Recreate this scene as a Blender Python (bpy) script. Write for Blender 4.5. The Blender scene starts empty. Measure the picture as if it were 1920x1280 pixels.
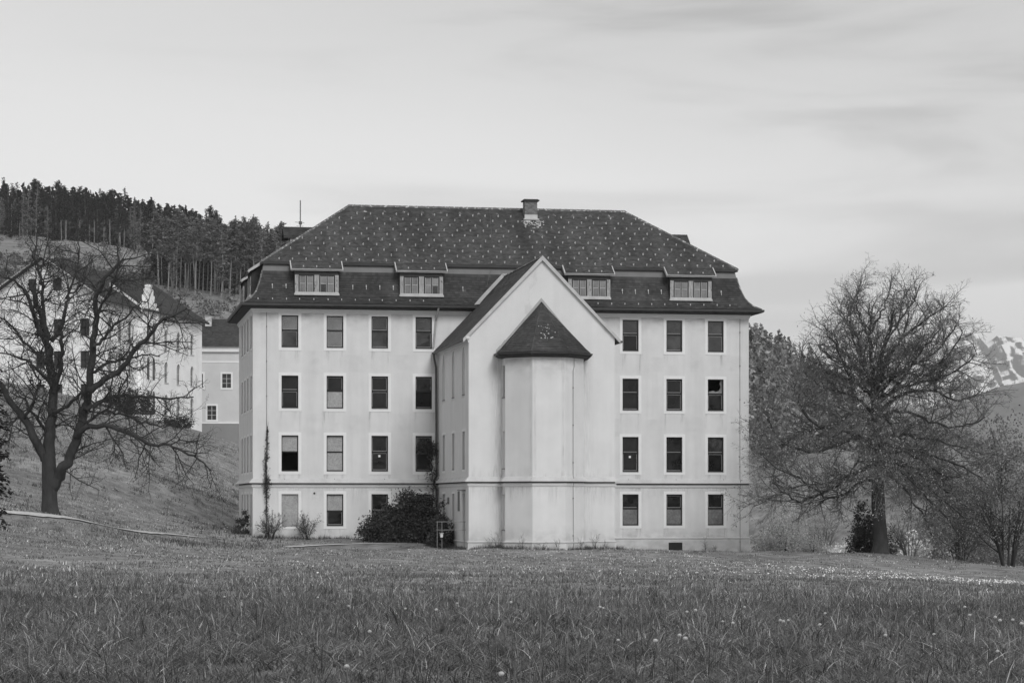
import bpy, math, random
import numpy as np
from mathutils import Vector, Matrix, noise as mnoise

R = math.radians
random.seed(11)
rng = np.random.default_rng(7)
S = bpy.context.scene
COL = S.collection

# ---------------------------------------------------------------- camera
EYE = 3.34
cam_d = bpy.data.cameras.new('camera')
cam = bpy.data.objects.new('camera', cam_d); COL.objects.link(cam)
cam.location = (0, 0, EYE); cam.rotation_euler = (R(90), 0, 0)
cam_d.lens = 85; cam_d.sensor_width = 36; cam_d.shift_y = 0.15625
cam_d.clip_start = 0.3; cam_d.clip_end = 60000
S.camera = cam
S.render.resolution_x = 1024; S.render.resolution_y = 682

# ---------------------------------------------------------------- sky and sun
SUN_ELEV, SUN_AZ = 40.0, 157.0        # azimuth clockwise from +Y (the view direction)
W = bpy.data.worlds.new('World'); S.world = W; W.use_nodes = True
nt = W.node_tree; nt.nodes.clear()
def N(t, **k):
    n = nt.nodes.new(t)
    for a, b in k.items(): setattr(n, a, b)
    return n
out = N('ShaderNodeOutputWorld'); bg = N('ShaderNodeBackground'); bg.inputs['Strength'].default_value = 0.1
sky = N('ShaderNodeTexSky', sky_type='NISHITA', sun_disc=False)
sky.sun_elevation = R(SUN_ELEV); sky.sun_rotation = R(SUN_AZ)
bw = N('ShaderNodeRGBToBW'); nt.links.new(sky.outputs[0], bw.inputs[0])
tc = N('ShaderNodeTexCoord')
def cloud(scale, loc, sx, sz, detail, lo, hi, dist=0.0):
    m = N('ShaderNodeMapping'); m.inputs['Scale'].default_value = (sx, abs(sx), sz); m.inputs['Location'].default_value = loc
    t = N('ShaderNodeTexNoise'); t.inputs['Scale'].default_value = scale; t.inputs['Detail'].default_value = detail
    t.inputs['Roughness'].default_value = 0.5; t.inputs['Distortion'].default_value = dist
    r = N('ShaderNodeMapRange'); r.interpolation_type = 'SMOOTHSTEP'
    r.inputs['From Min'].default_value = lo; r.inputs['From Max'].default_value = hi
    nt.links.new(tc.outputs['Generated'], m.inputs[0]); nt.links.new(m.outputs[0], t.inputs['Vector'])
    nt.links.new(t.outputs['Fac'], r.inputs['Value']); return r.outputs[0]
c1 = cloud(1.6, (3.1, 0.4, 1.7), -1.0, 3.2, 2.5, 0.35, 0.65)             # broad bands of thin overcast
c2 = cloud(4.2, (0.3, 2.2, 0.9), -1.0, 7.0, 5.0, 0.47, 0.70, 0.5)       # long streaks
def math_n(op, a, b):
    n = N('ShaderNodeMath', operation=op)
    for i, q in enumerate((a, b)):
        if isinstance(q, (int, float)): n.inputs[i].default_value = q
        else: nt.links.new(q, n.inputs[i])
    return n.outputs[0]
sep = N('ShaderNodeSeparateXYZ'); nt.links.new(tc.outputs['Generated'], sep.inputs[0])
hz_ = N('ShaderNodeMapRange', interpolation_type='SMOOTHSTEP'); nt.links.new(sep.outputs['Z'], hz_.inputs['Value'])      # thin overcast, brighter towards the horizon
for k_, q_ in (('From Min', 0.0), ('From Max', 0.30), ('To Min', 3.0), ('To Max', 0.0)): hz_.inputs[k_].default_value = q_
v = math_n('ADD', math_n('MULTIPLY', bw.outputs[0], 0.12), math_n('ADD', hz_.outputs[0], 4.95))
v = math_n('ADD', v, math_n('MULTIPLY', c1, 1.5))
v = math_n('SUBTRACT', v, math_n('MULTIPLY', c2, 1.7))
nt.links.new(v, bg.inputs['Color']); nt.links.new(bg.outputs[0], out.inputs['Surface'])

sd = bpy.data.lights.new('sun', 'SUN'); sd.energy = 1.7; sd.angle = R(24); sd.color = (1, 1, 1)
so = bpy.data.objects.new('sun', sd); COL.objects.link(so)
el, az = R(SUN_ELEV), R(SUN_AZ)
so.rotation_euler = Vector((math.sin(az)*math.cos(el), math.cos(az)*math.cos(el), math.sin(el))).to_track_quat('Z', 'Y').to_euler()

S.view_settings.view_transform = 'Standard'; S.view_settings.look = 'None'
S.view_settings.exposure = 0.12; S.view_settings.gamma = 1.0; S.view_settings.use_curve_mapping = False
S.render.engine = 'CYCLES'

# ---------------------------------------------------------------- materials (a black and white picture: every colour is a grey)
MATS = {}
def mat(name, base, rough=0.85, var=0.0, scale=1.0, detail=4.0, stretch=(1, 1, 1), bump=0.0, bscale=30.0, spec=0.3,
        attr=None, var2=0.0, scale2=0.2, stretch2=(1, 1, 1), spots=None, coords='Object', transl=0.0):
    m = bpy.data.materials.new(name); m.use_nodes = True; t = m.node_tree; t.nodes.clear()
    def n(ty, **k):
        q = t.nodes.new(ty)
        for a, b in k.items(): setattr(q, a, b)
        return q
    o = n('ShaderNodeOutputMaterial'); p = n('ShaderNodeBsdfPrincipled')
    p.inputs['Roughness'].default_value = rough; p.inputs['Specular IOR Level'].default_value = spec
    tcn = n('ShaderNodeTexCoord')
    def noise(sc, st, det):
        mp = n('ShaderNodeMapping'); mp.inputs['Scale'].default_value = st
        t.links.new(tcn.outputs[coords], mp.inputs[0])
        q = n('ShaderNodeTexNoise'); q.inputs['Scale'].default_value = sc; q.inputs['Detail'].default_value = det
        q.inputs['Roughness'].default_value = 0.6
        t.links.new(mp.outputs[0], q.inputs['Vector']); return q.outputs['Fac']
    def mth(op, a, b):
        q = n('ShaderNodeMath', operation=op)
        for i, z in enumerate((a, b)):
            if isinstance(z, (int, float)): q.inputs[i].default_value = z
            else: t.links.new(z, q.inputs[i])
        return q.outputs[0]
    val = None
    def mul(f):
        nonlocal val
        val = f if val is None else mth('MULTIPLY', val, f)
    def ramp(f, amp):          # noise 0.25..0.75 -> 1-amp .. 1+amp
        q = n('ShaderNodeMapRange'); q.inputs['From Min'].default_value = 0.28; q.inputs['From Max'].default_value = 0.72
        q.inputs['To Min'].default_value = 1-amp; q.inputs['To Max'].default_value = 1+amp
        t.links.new(f, q.inputs['Value']); return q.outputs[0]
    if var: mul(ramp(noise(scale, stretch, detail), var))
    if var2: mul(ramp(noise(scale2, stretch2, 3.0), var2))
    if attr:
        a = n('ShaderNodeAttribute', attribute_name=attr); mul(a.outputs['Fac'])
    if val is None: p.inputs['Base Color'].default_value = (base, base, base, 1)
    else:
        val = mth('MULTIPLY', val, base)
        if spots:              # (scale, stretch, threshold, softness, value): lichen, stains, flaking paint
            sc, st, lo, so_, sv = spots
            q = n('ShaderNodeMapRange'); q.inputs['From Min'].default_value = lo; q.inputs['From Max'].default_value = lo+so_
            t.links.new(noise(sc, st, 6.0), q.inputs['Value'])
            val = mth('ADD', mth('MULTIPLY', val, mth('SUBTRACT', 1.0, q.outputs[0])), mth('MULTIPLY', q.outputs[0], sv))
        t.links.new(val, p.inputs['Base Color'])
    if bump:
        b = n('ShaderNodeBump'); b.inputs['Strength'].default_value = bump; b.inputs['Distance'].default_value = 0.02
        t.links.new(noise(bscale, (1, 1, 1), 5.0), b.inputs['Height']); t.links.new(b.outputs[0], p.inputs['Normal'])
    sh = p.outputs[0]
    if transl:
        tr = n('ShaderNodeBsdfTranslucent'); mx = n('ShaderNodeMixShader'); mx.inputs[0].default_value = transl
        if val is not None: t.links.new(val, tr.inputs['Color'])
        else: tr.inputs['Color'].default_value = (base, base, base, 1)
        t.links.new(sh, mx.inputs[1]); t.links.new(tr.outputs[0], mx.inputs[2]); sh = mx.outputs[0]
    t.links.new(sh, o.inputs['Surface'])
    MATS[name] = m; return m

mat('plaster', 0.68, 0.9, var=0.06, scale=0.9, detail=7, bump=0.15, bscale=14, var2=0.06, scale2=1.6, stretch2=(1.0, 1.0, 0.07),
    spots=(0.42, (1, 1, 0.8), 0.655, 0.05, 0.60))
mat('plaster_chapel', 0.69, 0.9, var=0.06, scale=0.7, detail=8, bump=0.2, bscale=14, var2=0.035, scale2=1.3, stretch2=(1.4, 1.4, 0.06), spots=(0.5, (1, 1, 0.6), 0.66, 0.04, 0.60))
mat('plaster_trim', 0.80, 0.85, var=0.04, scale=2.0)
mat('plinth', 0.62, 0.92, var=0.12, scale=1.1, detail=7, bump=0.25, bscale=12, spots=(0.9, (1, 1, 1.4), 0.60, 0.14, 0.36))
mat('belt_metal', 0.52, 0.6, var=0.12, scale=1.5, stretch=(1, 1, 0.3))
mat('belt_shadow', 0.45, 0.8, var=0.1, scale=2)
mat('eave_wood', 0.045, 0.8, var=0.25, scale=3)
mat('gutter', 0.07, 0.5, var=0.2, scale=2)
mat('pipe_dark', 0.10, 0.5, var=0.2, scale=1.5)
mat('pipe_light', 0.38, 0.5, var=0.15, scale=2)
mat('flashing', 0.50, 0.5, var=0.15, scale=1.8)
mat('dark_metal', 0.16, 0.55, var=0.15, scale=0.9, stretch=(1, 1, 0.2))
mat('tile', 0.066, 0.75, var=0.25, scale=1.6, detail=7, attr='tint', var2=0.36, scale2=0.9, stretch2=(1, .12, 0.12), spec=0.35)
mat('tile_old', 0.050, 0.8, var=0.30, scale=1.2, detail=7, attr='tint', var2=0.30, scale2=0.35, stretch2=(1, 1, 0.3), spec=0.3,
    spots=(2.6, (1, 1, 1), 0.70, 0.05, 0.33))
mat('tile_chapel', 0.10, 0.8, var=0.25, scale=1.5, detail=6, attr='tint', spec=0.3)
mat('roof_deck', 0.06, 0.9, var=0.2, scale=1)
mat('ridge_tile', 0.13, 0.85, var=0.4, scale=4, detail=6, spots=(5.0, (1, 1, 1), 0.54, 0.08, 0.45))
mat('guard', 0.68, 0.5)
mat('frame_dark', 0.014, 0.5, var=0.2, scale=3)
mat('bead', 0.42, 0.6)
mat('board', 0.36, 0.85, var=0.28, scale=16, detail=5, stretch=(1, 1, 1.0), var2=0.1, scale2=2.0)
mat('board_dark', 0.17, 0.85, var=0.3, scale=9, detail=5, var2=0.25, scale2=1.5)
mat('old_wood', 0.36, 0.85, var=0.35, scale=5, detail=7, stretch=(2.5, 2.5, 0.6), spots=(6.0, (1, 1, .6), 0.58, 0.1, 0.12))
mat('white_sash', 0.55, 0.6, var=0.15, scale=4)
mat('sticker', 0.85, 0.6)
mat('wire', 0.12, 0.6)
mat('brick', 0.20, 0.9, attr='tint', var=0.15, scale=9)
mat('mortar', 0.30, 0.95)
mat('interior', 0.10, 0.95)
mat('rust', 0.22, 0.8, var=0.3, scale=6)
mat('plastic', 0.72, 0.5)

def glass_mat(name, base, refl, wav, refl_mottle=0.0):
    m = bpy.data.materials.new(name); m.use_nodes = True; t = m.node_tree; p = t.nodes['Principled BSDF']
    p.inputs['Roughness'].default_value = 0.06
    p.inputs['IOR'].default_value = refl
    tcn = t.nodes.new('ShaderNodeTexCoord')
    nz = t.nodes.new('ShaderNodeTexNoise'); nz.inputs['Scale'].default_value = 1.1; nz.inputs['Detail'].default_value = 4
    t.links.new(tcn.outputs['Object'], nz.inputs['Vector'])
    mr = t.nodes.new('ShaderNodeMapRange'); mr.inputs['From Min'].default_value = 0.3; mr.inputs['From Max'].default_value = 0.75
    mr.inputs['To Min'].default_value = base*0.5; mr.inputs['To Max'].default_value = base*(1.5+refl_mottle)  # lighter mottling put into the pane colour to read as reflections
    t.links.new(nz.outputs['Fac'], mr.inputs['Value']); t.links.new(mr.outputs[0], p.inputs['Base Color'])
    n2 = t.nodes.new('ShaderNodeTexNoise'); n2.inputs['Scale'].default_value = 1.6; n2.inputs['Detail'].default_value = 1
    t.links.new(tcn.outputs['Object'], n2.inputs['Vector'])
    b = t.nodes.new('ShaderNodeBump'); b.inputs['Strength'].default_value = wav; b.inputs['Distance'].default_value = 0.05
    t.links.new(n2.outputs['Fac'], b.inputs['Height']); t.links.new(b.outputs[0], p.inputs['Normal'])
    MATS[name] = m
glass_mat('glass_dark', 0.007, 1.33, 0.3, 1.5)
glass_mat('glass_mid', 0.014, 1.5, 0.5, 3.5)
glass_mat('glass_sky', 0.06, 2.1, 0.10, 0.5)
glass_mat('glass_pale', 0.19, 1.6, 0.05)

# ---------------------------------------------------------------- helpers
class MB:
    """collects faces, builds ONE mesh object"""
    def __init__(s): s.v = []; s.f = []; s.t = []
    def quad(s, a, b, c, d, tint=1.0):
        i = len(s.v); s.v += [a, b, c, d]; s.f.append((i, i+1, i+2, i+3)); s.t.append(tint)
    def tri(s, a, b, c, tint=1.0):
        i = len(s.v); s.v += [a, b, c]; s.f.append((i, i+1, i+2)); s.t.append(tint)
    def poly(s, pts, tint=1.0):
        i = len(s.v); s.v += list(pts); s.f.append(tuple(range(i, i+len(pts)))); s.t.append(tint)
    def box(s, x0, x1, y0, y1, z0, z1, tint=1.0, M=None):
        i = len(s.v)
        vs = [(x, y, z) for z in (z0, z1) for y in (y0, y1) for x in (x0, x1)]
        if M is not None: vs = [tuple(M @ Vector(q)) for q in vs]
        s.v += vs
        for q in ((0, 2, 3, 1), (4, 5, 7, 6), (0, 1, 5, 4), (2, 6, 7, 3), (0, 4, 6, 2), (1, 3, 7, 5)):
            s.f.append(tuple(i+k for k in q)); s.t.append(tint)
    def tube(s, pts, rad, n=6, tint=1.0, cap=True):
        pts = [Vector(p) for p in pts]; k = len(pts); base = len(s.v)
        if isinstance(rad, (int, float)): rad = [rad]*k
        prev = None
        for i, p in enumerate(pts):
            d = (pts[min(i+1, k-1)]-pts[max(i-1, 0)]).normalized()
            if prev is None:
                a = d.cross(Vector((0.31, 0.2, 0.93)));
                if a.length < 1e-3: a = d.cross(Vector((1, 0, 0)))
                a.normalize()
            else:
                a = (prev-d*prev.dot(d));
                a = a.normalized() if a.length > 1e-6 else d.orthogonal().normalized()
            prev = a; b = d.cross(a)
            for j in range(n):
                th = 2*math.pi*j/n
                s.v.append(tuple(p+(a*math.cos(th)+b*math.sin(th))*rad[i]))
        for i in range(k-1):
            for j in range(n):
                q = base+i*n; s.f.append((q+j, q+(j+1) % n, q+n+(j+1) % n, q+n+j)); s.t.append(tint)
        if cap:
            s.f.append(tuple(base+(k-1)*n+j for j in range(n))); s.t.append(tint)
            s.f.append(tuple(base+j for j in reversed(range(n)))); s.t.append(tint)
    def build(s, name, m, parent=None, smooth=False, kind=None, use_tint=False):
        me = bpy.data.meshes.new(name); me.from_pydata(s.v, [], s.f)
        if use_tint:
            at = me.attributes.new('tint', 'FLOAT', 'FACE'); at.data.foreach_set('value', np.array(s.t, dtype=np.float32))
        if smooth: me.polygons.foreach_set('use_smooth', [True]*len(me.polygons))
        return link(name, me, m, parent, kind)
def link(name, me, m, parent=None, kind=None):
    if m is not None and len(me.materials) == 0: me.materials.append(MATS[m] if isinstance(m, str) else m)
    o = bpy.data.objects.new(name, me); COL.objects.link(o)
    if parent is not None: o.parent = parent
    if kind: o['kind'] = kind
    return o
def empty(name, loc, rz=0.0, parent=None):
    o = bpy.data.objects.new(name, None); COL.objects.link(o); o.location = loc; o.rotation_euler = (0, 0, rz)
    o.empty_display_size = 0.3
    if parent is not None: o.parent = parent
    return o
def tag(o, label, cat, group=None):
    o['label'] = label; o['category'] = cat
    if group: o['group'] = group
    return o
def np_mesh(name, V, F, m, parent=None, kind=None, tint=None, smooth=False, tintname='tint'):
    """V (n,3) float, F (k,3|4) int: fast mesh"""
    V = np.asarray(V, dtype=np.float32); F = np.asarray(F, dtype=np.int32); k, w = F.shape
    me = bpy.data.meshes.new(name or 'mesh'); me.vertices.add(len(V)); me.vertices.foreach_set('co', V.ravel())
    me.loops.add(k*w); me.loops.foreach_set('vertex_index', F.ravel())
    me.polygons.add(k); me.polygons.foreach_set('loop_start', np.arange(0, k*w, w, dtype=np.int32))
    try: me.polygons.foreach_set('loop_total', np.full(k, w, dtype=np.int32))
    except Exception: pass
    if tint is not None:
        at = me.attributes.new(tintname, 'FLOAT', 'FACE'); at.data.foreach_set('value', np.asarray(tint, dtype=np.float32))
    if smooth: me.polygons.foreach_set('use_smooth', np.ones(k, dtype=bool))
    me.update(calc_edges=True); me.validate()
    return link(name, me, m, parent, kind) if name else me

# ---------------------------------------------------------------- terrain
# spot heights (x, y, z) in metres, from a levelled reading of the place
def sp(px, py, d): return ((px-960)/4533*d, d, EYE-(py-940)/4533*d)
SPOTS = [(0, 0, 2.2), (-12, 8, 2.35), (12, 8, 2.15), (0, 15, 2.2), (0, 30, 1.98), (-7, 30, 2.05), (7, 30, 1.92), (0, -60, 3.2), (-70, -40, 6), (70, -40, 1),
         (0, 60, 1.52), (-13, 60, 1.65), (13, 60, 1.22), (0, 100, 0.98), (20, 90, 0.15), (24, 110, -0.75), (12, 100, 0.55), (-8, 100, 1.15), (-26, 100, 3.0),
         sp(960, 1030, 134), sp(1100, 1032, 134), sp(885, 1030, 134), sp(1165, 1033, 149.8), sp(1405, 1040, 151), sp(1300, 1037, 150), sp(1300, 1046, 130),
         sp(700, 1012, 147), sp(600, 1010, 146.5), sp(500, 1008, 146), sp(440, 990, 158), sp(500, 1022, 142), sp(680, 1027, 142), sp(300, 1006, 122),
         sp(0, 968, 104), sp(200, 994, 113), sp(400, 1018, 130), sp(95, 968, 112), sp(0, 1004, 85), sp(290, 1014, 108), sp(240, 1008, 105), sp(340, 1018, 115), sp(300, 1040, 88), sp(-200, 930, 110),
         sp(0, 722, 226), sp(150, 748, 235), sp(280, 790, 240), sp(370, 808, 246), sp(448, 842, 240), sp(-250, 690, 226),
         sp(50, 850, 160), sp(250, 895, 160), sp(390, 930, 165), sp(440, 948, 172), (-60, 300, 15), (-40, 320, 12), (-30, 300, 9), (-10, 280, 5), (10, 250, -3),
         sp(1645, 1038, 145), sp(1880, 1060, 140), sp(1760, 1048, 142), sp(2200, 1090, 140), (16, 166, -0.6), (30, 170, -2.5), (20, 220, -9), (45, 260, -8), (70, 200, -4),
         sp(330, 556, 600), sp(430, 552, 610), sp(520, 556, 615), sp(640, 600, 620), sp(800, 700, 640), sp(1100, 800, 700),
         sp(0, 452, 790), sp(150, 452, 790), sp(270, 470, 800), sp(-200, 440, 790), sp(100, 500, 600), sp(-200, 500, 600), sp(250, 540, 600), sp(150, 600, 430),
         sp(100, 425, 900), sp(-100, 430, 900), sp(250, 440, 900), sp(400, 505, 850), sp(590, 525, 800), sp(700, 580, 800), sp(100, 520, 1100), sp(500, 620, 1100),
         sp(1405, 668, 950), sp(1300, 660, 950), sp(1500, 712, 950), sp(1600, 815, 950), sp(1700, 890, 950), sp(1900, 925, 900), sp(2300, 930, 900),
         sp(1450, 880, 520), sp(1560, 930, 420), sp(1700, 945, 480), sp(1850, 945, 420), sp(1500, 1010, 240), sp(1700, 1020, 260), sp(1920, 960, 250), sp(1405, 760, 720)]
_SP = np.array(SPOTS); _PX = _SP[:, :2]; _C = 7.0
def _phi(d2): return np.sqrt(d2+_C*_C)
_A = _phi(((_PX[:, None, :]-_PX[None, :, :])**2).sum(-1)); _n = len(_SP)
_M = np.zeros((_n+3, _n+3)); _M[:_n, :_n] = _A+np.eye(_n)*0.0; _M[:_n, _n] = 1; _M[:_n, _n+1:] = _PX; _M[_n, :_n] = 1; _M[_n+1:, :_n] = _PX.T
_W = np.linalg.solve(_M, np.concatenate([_SP[:, 2], [0, 0, 0]]))
def wave(x, y):
    return (0.05*np.sin(x*0.9+0.7*np.sin(y*0.31))*np.sin(y*0.53+1.3)+0.035*np.sin(x*2.1+y*0.7)*np.sin(y*1.4-x*0.4+2)) * np.clip((np.hypot(x, y)-6)/10, 0, 1)
def height(x, y):
    x = np.asarray(x, float); y = np.asarray(y, float); sh = x.shape
    q = np.stack([x.ravel(), y.ravel()], 1); o = np.zeros(len(q))
    for i in range(0, len(q), 20000):
        b = q[i:i+20000]
        o[i:i+20000] = _phi(((b[:, None, :]-_PX[None])**2).sum(-1)) @ _W[:_n] + _W[_n] + b @ _W[_n+1:]
    o = o.reshape(sh)
    far = np.clip((np.hypot(x, y)-1050)/500, 0, 1); far = far*far*(3-2*far)
    return (o+wave(x, y))*(1-far)+far*(-30.0)
def hz(x, y): return float(height(np.array([x]), np.array([y]))[0])

def axis(segs):
    o = []
    for a, b, st in segs: o += list(np.arange(a, b, st))
    return np.array(o+[segs[-1][1]])
# gravel path along the foot of the slope and past the house
mat('gravel', 0.50, 0.95, var=0.2, scale=5, detail=6, bump=0.3, bscale=25)
PATH = [(-40, 92), (-30, 99), (-22.0, 104), (-18.9, 113), (-16.2, 126), (-14.3, 134), (-13.0, 138.5), (-11.5, 141.0), (-9, 142.2), (-6.2, 142.6)]
def smooth_line(P, n):
    P = np.array(P, float); k = len(P); o = []
    for i in range(k-1):
        p0, p1, p2, p3 = P[max(i-1, 0)], P[i], P[i+1], P[min(i+2, k-1)]
        for t in np.linspace(0, 1, n, endpoint=False):
            o.append(0.5*((2*p1)+(-p0+p2)*t+(2*p0-5*p1+4*p2-p3)*t*t+(-p0+3*p1-3*p2+p3)*t**3))
    o.append(P[-1]); return np.array(o)
PL = smooth_line(PATH, 24)
def path_dist(x, y):
    return np.sqrt(((np.stack([x, y], -1)[:, None, :]-PL[None, ::3])**2).sum(-1).min(1))
gx = axis([(-20000, -1600, 2300), (-1600, -500, 55), (-500, -130, 18), (-130, -70, 4.0), (-70, 45, 0.9), (45, 130, 4), (130, 500, 18), (500, 1600, 55), (1600, 20000, 2300)])
gy = axis([(-6000, -600, 900), (-600, -60, 30), (-60, 4, 4), (4, 180, 0.8), (180, 330, 2.5), (330, 1000, 14), (1000, 1700, 35), (1700, 30000, 2500)])
GX, GY = np.meshgrid(gx, gy); GZ = height(GX, GY)
_near = (np.abs(GX+20) < 30) & (GY > 85) & (GY < 150)
_pd = path_dist(GX[_near], GY[_near]); GZ[_near] += -wave(GX[_near], GY[_near])*np.exp(-(_pd/3)**2)+0.20*np.exp(-(_pd/2.4)**2)
nx, ny = len(gx), len(gy)
idx = np.arange(nx*ny).reshape(ny, nx)
F = np.stack([idx[:-1, :-1], idx[:-1, 1:], idx[1:, 1:], idx[1:, :-1]], -1).reshape(-1, 4)
mat('meadow', 0.21, 0.95, var=0.5, scale=1.1, detail=8, var2=0.3, scale2=0.12, bump=0.5, bscale=9, spec=0.1, coords='Object')
ground = np_mesh('ground', np.stack([GX, GY, GZ], -1).reshape(-1, 3), F, 'meadow', kind='structure', smooth=True)
def gz(x, y):
    """height of the ground mesh itself (bilinear)"""
    x = np.atleast_1d(np.asarray(x, float)); y = np.atleast_1d(np.asarray(y, float))
    i = np.clip(np.searchsorted(gx, x)-1, 0, nx-2); j = np.clip(np.searchsorted(gy, y)-1, 0, ny-2)
    tx = (x-gx[i])/(gx[i+1]-gx[i]); ty = (y-gy[j])/(gy[j+1]-gy[j])
    return GZ[j, i]*(1-tx)*(1-ty)+GZ[j, i+1]*tx*(1-ty)+GZ[j+1, i]*(1-tx)*ty+GZ[j+1, i+1]*tx*ty
def g1(x, y): return float(gz(x, y)[0])

_m = MB()
_d = np.gradient(PL, axis=0); _d /= np.linalg.norm(_d, axis=1)[:, None]; _nrm = np.stack([-_d[:, 1], _d[:, 0]], 1)
_rows = []
for i, p in enumerate(PL):
    w = 0.55+0.10*math.sin(i*0.5)+0.07*math.sin(i*1.7); w *= min(1, max(.12, (len(PL)-i)/110))
    _rows.append([(p[0]+_nrm[i, 0]*w*s, p[1]+_nrm[i, 1]*w*s, g1(p[0]+_nrm[i, 0]*w*s, p[1]+_nrm[i, 1]*w*s)+0.05) for s in (-1, -.5, 0, .5, 1)])
for a, b in zip(_rows, _rows[1:]):
    for k in range(4): _m.quad(a[k], a[k+1], b[k+1], b[k])
_m.build('path', 'gravel', kind='structure', smooth=True)

# ---------------------------------------------------------------- the disused house
ROT = R(10.1)
BX, BY = -15.67, 146.2
house = empty('disused_house', (BX, BY, 0), ROT)
tag(house, 'large pale four-storey house with dark mansard roof, boarded windows and a gabled chapel wing', 'house')
def b2w(u, v): return (BX+u*math.cos(ROT)-v*math.sin(ROT), BY+u*math.sin(ROT)+v*math.cos(ROT))
L_, D_ = 31.0, 13.0
CU0, CU1, CV = 11.33, 19.77, -11.8              # chapel wing
AC, AW, AS = 15.5, 2.25, 1.0                    # apse
AF = AW*0.414
APSE = [(AC-AW, CV), (AC-AW, CV-AS), (AC-AF, CV-AS-AW*0.586), (AC+AF, CV-AS-AW*0.586), (AC+AW, CV-AS), (AC+AW, CV)]

def wall(mb, O, right, outd, a0, a1, z0, z1, holes, depth=0.2, top=None):
    """wall sheet in the plane through O with openings (a0,a1,z0,z1) and their reveals"""
    O = Vector(O); right = Vector(right); outd = Vector(outd)
    P = lambda a, z, d=0.0: tuple(O+right*a-outd*d+Vector((0, 0, z)))
    As = sorted({a0, a1} | {h[0] for h in holes} | {h[1] for h in holes}); Zs = sorted({z0, z1} | {h[2] for h in holes} | {h[3] for h in holes})
    for i in range(len(As)-1):
        for j in range(len(Zs)-1):
            ca, cz = (As[i]+As[i+1])/2, (Zs[j]+Zs[j+1])/2
            if any(h[0] < ca < h[1] and h[2] < cz < h[3] for h in holes): continue
            mb.quad(P(As[i], Zs[j]), P(As[i+1], Zs[j]), P(As[i+1], Zs[j+1]), P(As[i], Zs[j+1]))
    for h in holes:
        x0, x1, y0, y1 = h[:4]; d = depth
        mb.quad(P(x0, y0), P(x0, y1), P(x0, y1, d), P(x0, y0, d)); mb.quad(P(x1, y0), P(x1, y0, d), P(x1, y1, d), P(x1, y1))
        mb.quad(P(x0, y1), P(x1, y1), P(x1, y1, d), P(x0, y1, d)); mb.quad(P(x0, y0), P(x0, y0, d), P(x1, y0, d), P(x1, y0))
        if len(h) > 4:       # pointed arch: fill the corners
            r = h[4]; xm = (x0+x1)/2; K = 8
            for sgn in (-1, 1):
                xe = x0 if sgn < 0 else x1
                pts = [(xe-(xe-xm)*(1-math.cos(k/K*math.pi/2))**0.8, y1-r+r*math.sin(k/K*math.pi/2)) for k in range(K+1)]
                for p, q in zip(pts, pts[1:]):
                    mb.quad(P(*p, -0.001), P(xe, p[1], -0.001), P(xe, q[1], -0.001), P(*q, -0.001))
                    mb.quad(P(*p), P(*q), P(*q, d), P(*p, d))

def offset_outline(pts, off, closed):
    n = len(pts); o = []
    for i in range(n):
        p = Vector(pts[i])
        def nrm(a, b): d = (Vector(b)-Vector(a)).normalized(); return Vector((d.y, -d.x))
        if closed or 0 < i < n-1:
            n1 = nrm(pts[i-1], pts[i]); n2 = nrm(pts[i], pts[(i+1) % n])
        elif i == 0: n1 = n2 = nrm(pts[0], pts[1])
        else: n1 = n2 = nrm(pts[-2], pts[-1])
        b = (n1+n2); b = b/max(b.length_squared, 1e-6)*2
        o.append(p+b*off)
    return o
def sweep(mb, pts, prof, closed=True):
    rings = [[(p.x, p.y, z) for p in offset_outline(pts, off, closed)] for off, z in prof]
    n = len(pts)
    for a, b in zip(rings, rings[1:]):
        for i in range(n if closed else n-1):
            j = (i+1) % n; mb.quad(a[i], a[j], b[j], b[i])
    if not closed:
        for e in (0, n-1): mb.poly([r[e] for r in rings])

MAIN = [(0, D_), (0, 0), (L_, 0), (L_, D_)]
FULL = [(0, D_), (0, 0), (CU0, 0), (CU0, CV)]+APSE+[(CU1, CV), (CU1, 0), (L_, 0), (L_, D_)]

# window positions
COLS = [2.24, 4.98, 7.72, 10.43, 23.40, 26.20, 28.86]
ROWS = [(1.86, 3.80), (5.18, 7.36), (9.00, 10.98), (12.68, 14.63)]
WW = 1.02
SIDE_V = [9.6, 6.9, 4.2, 1.3]
CH_V = [2.35, 6.15, 10.05]          # distance from the main facade along the wing

holes = [(c-WW/2, c+WW/2, z0, z1) for c in COLS for z0, z1 in ROWS]
m = MB(); wall(m, (0, 0, 0), (1, 0, 0), (0, -1, 0), 0, L_, -1.2, 15.0, holes+[(25.84, 26.68, 0.16, 0.78)]); m.build('facade_wall', 'plaster', house)
m = MB(); wall(m, (0, 0, 0), (0, 1, 0), (-1, 0, 0), 0, D_, -1.2, 15.0, [(c-WW/2, c+WW/2, z0, z1) for c in SIDE_V for z0, z1 in ROWS]); m.build('side_wall', 'plaster', house)
m = MB(); m.quad((L_, 0, -3), (L_, D_, -3), (L_, D_, 15), (L_, 0, 15)); m.build('side_wall', 'plaster', house)
m = MB(); m.quad((0, D_, -3), (L_, D_, -3), (L_, D_, 15), (0, D_, 15)); m.build('rear_wall', 'plaster', house)
m = MB()
wall(m, (CU0, 0, 0), (0, -1, 0), (-1, 0, 0), 0, -CV, -1.2, 12.75,
     [(c-.48, c+.48, 9.42, 12.2, 0.75) for c in CH_V]+[(c-.45, c+.45, 5.2, 7.35) for c in CH_V]+[(c-.45, c+.45, 1.9, 3.8) for c in CH_V[:2]]+[(CH_V[2]-.5, CH_V[2]+.5, 1.15, 3.8)], depth=0.3)
APEX = 17.22; EV = 12.82
cu = (CU0+CU1)/2
m.poly([(CU0, CV, -1.2), (CU1, CV, -1.2), (CU1, CV, 12.75), (cu, CV, APEX-.1), (CU0, CV, 12.75)])
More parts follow.
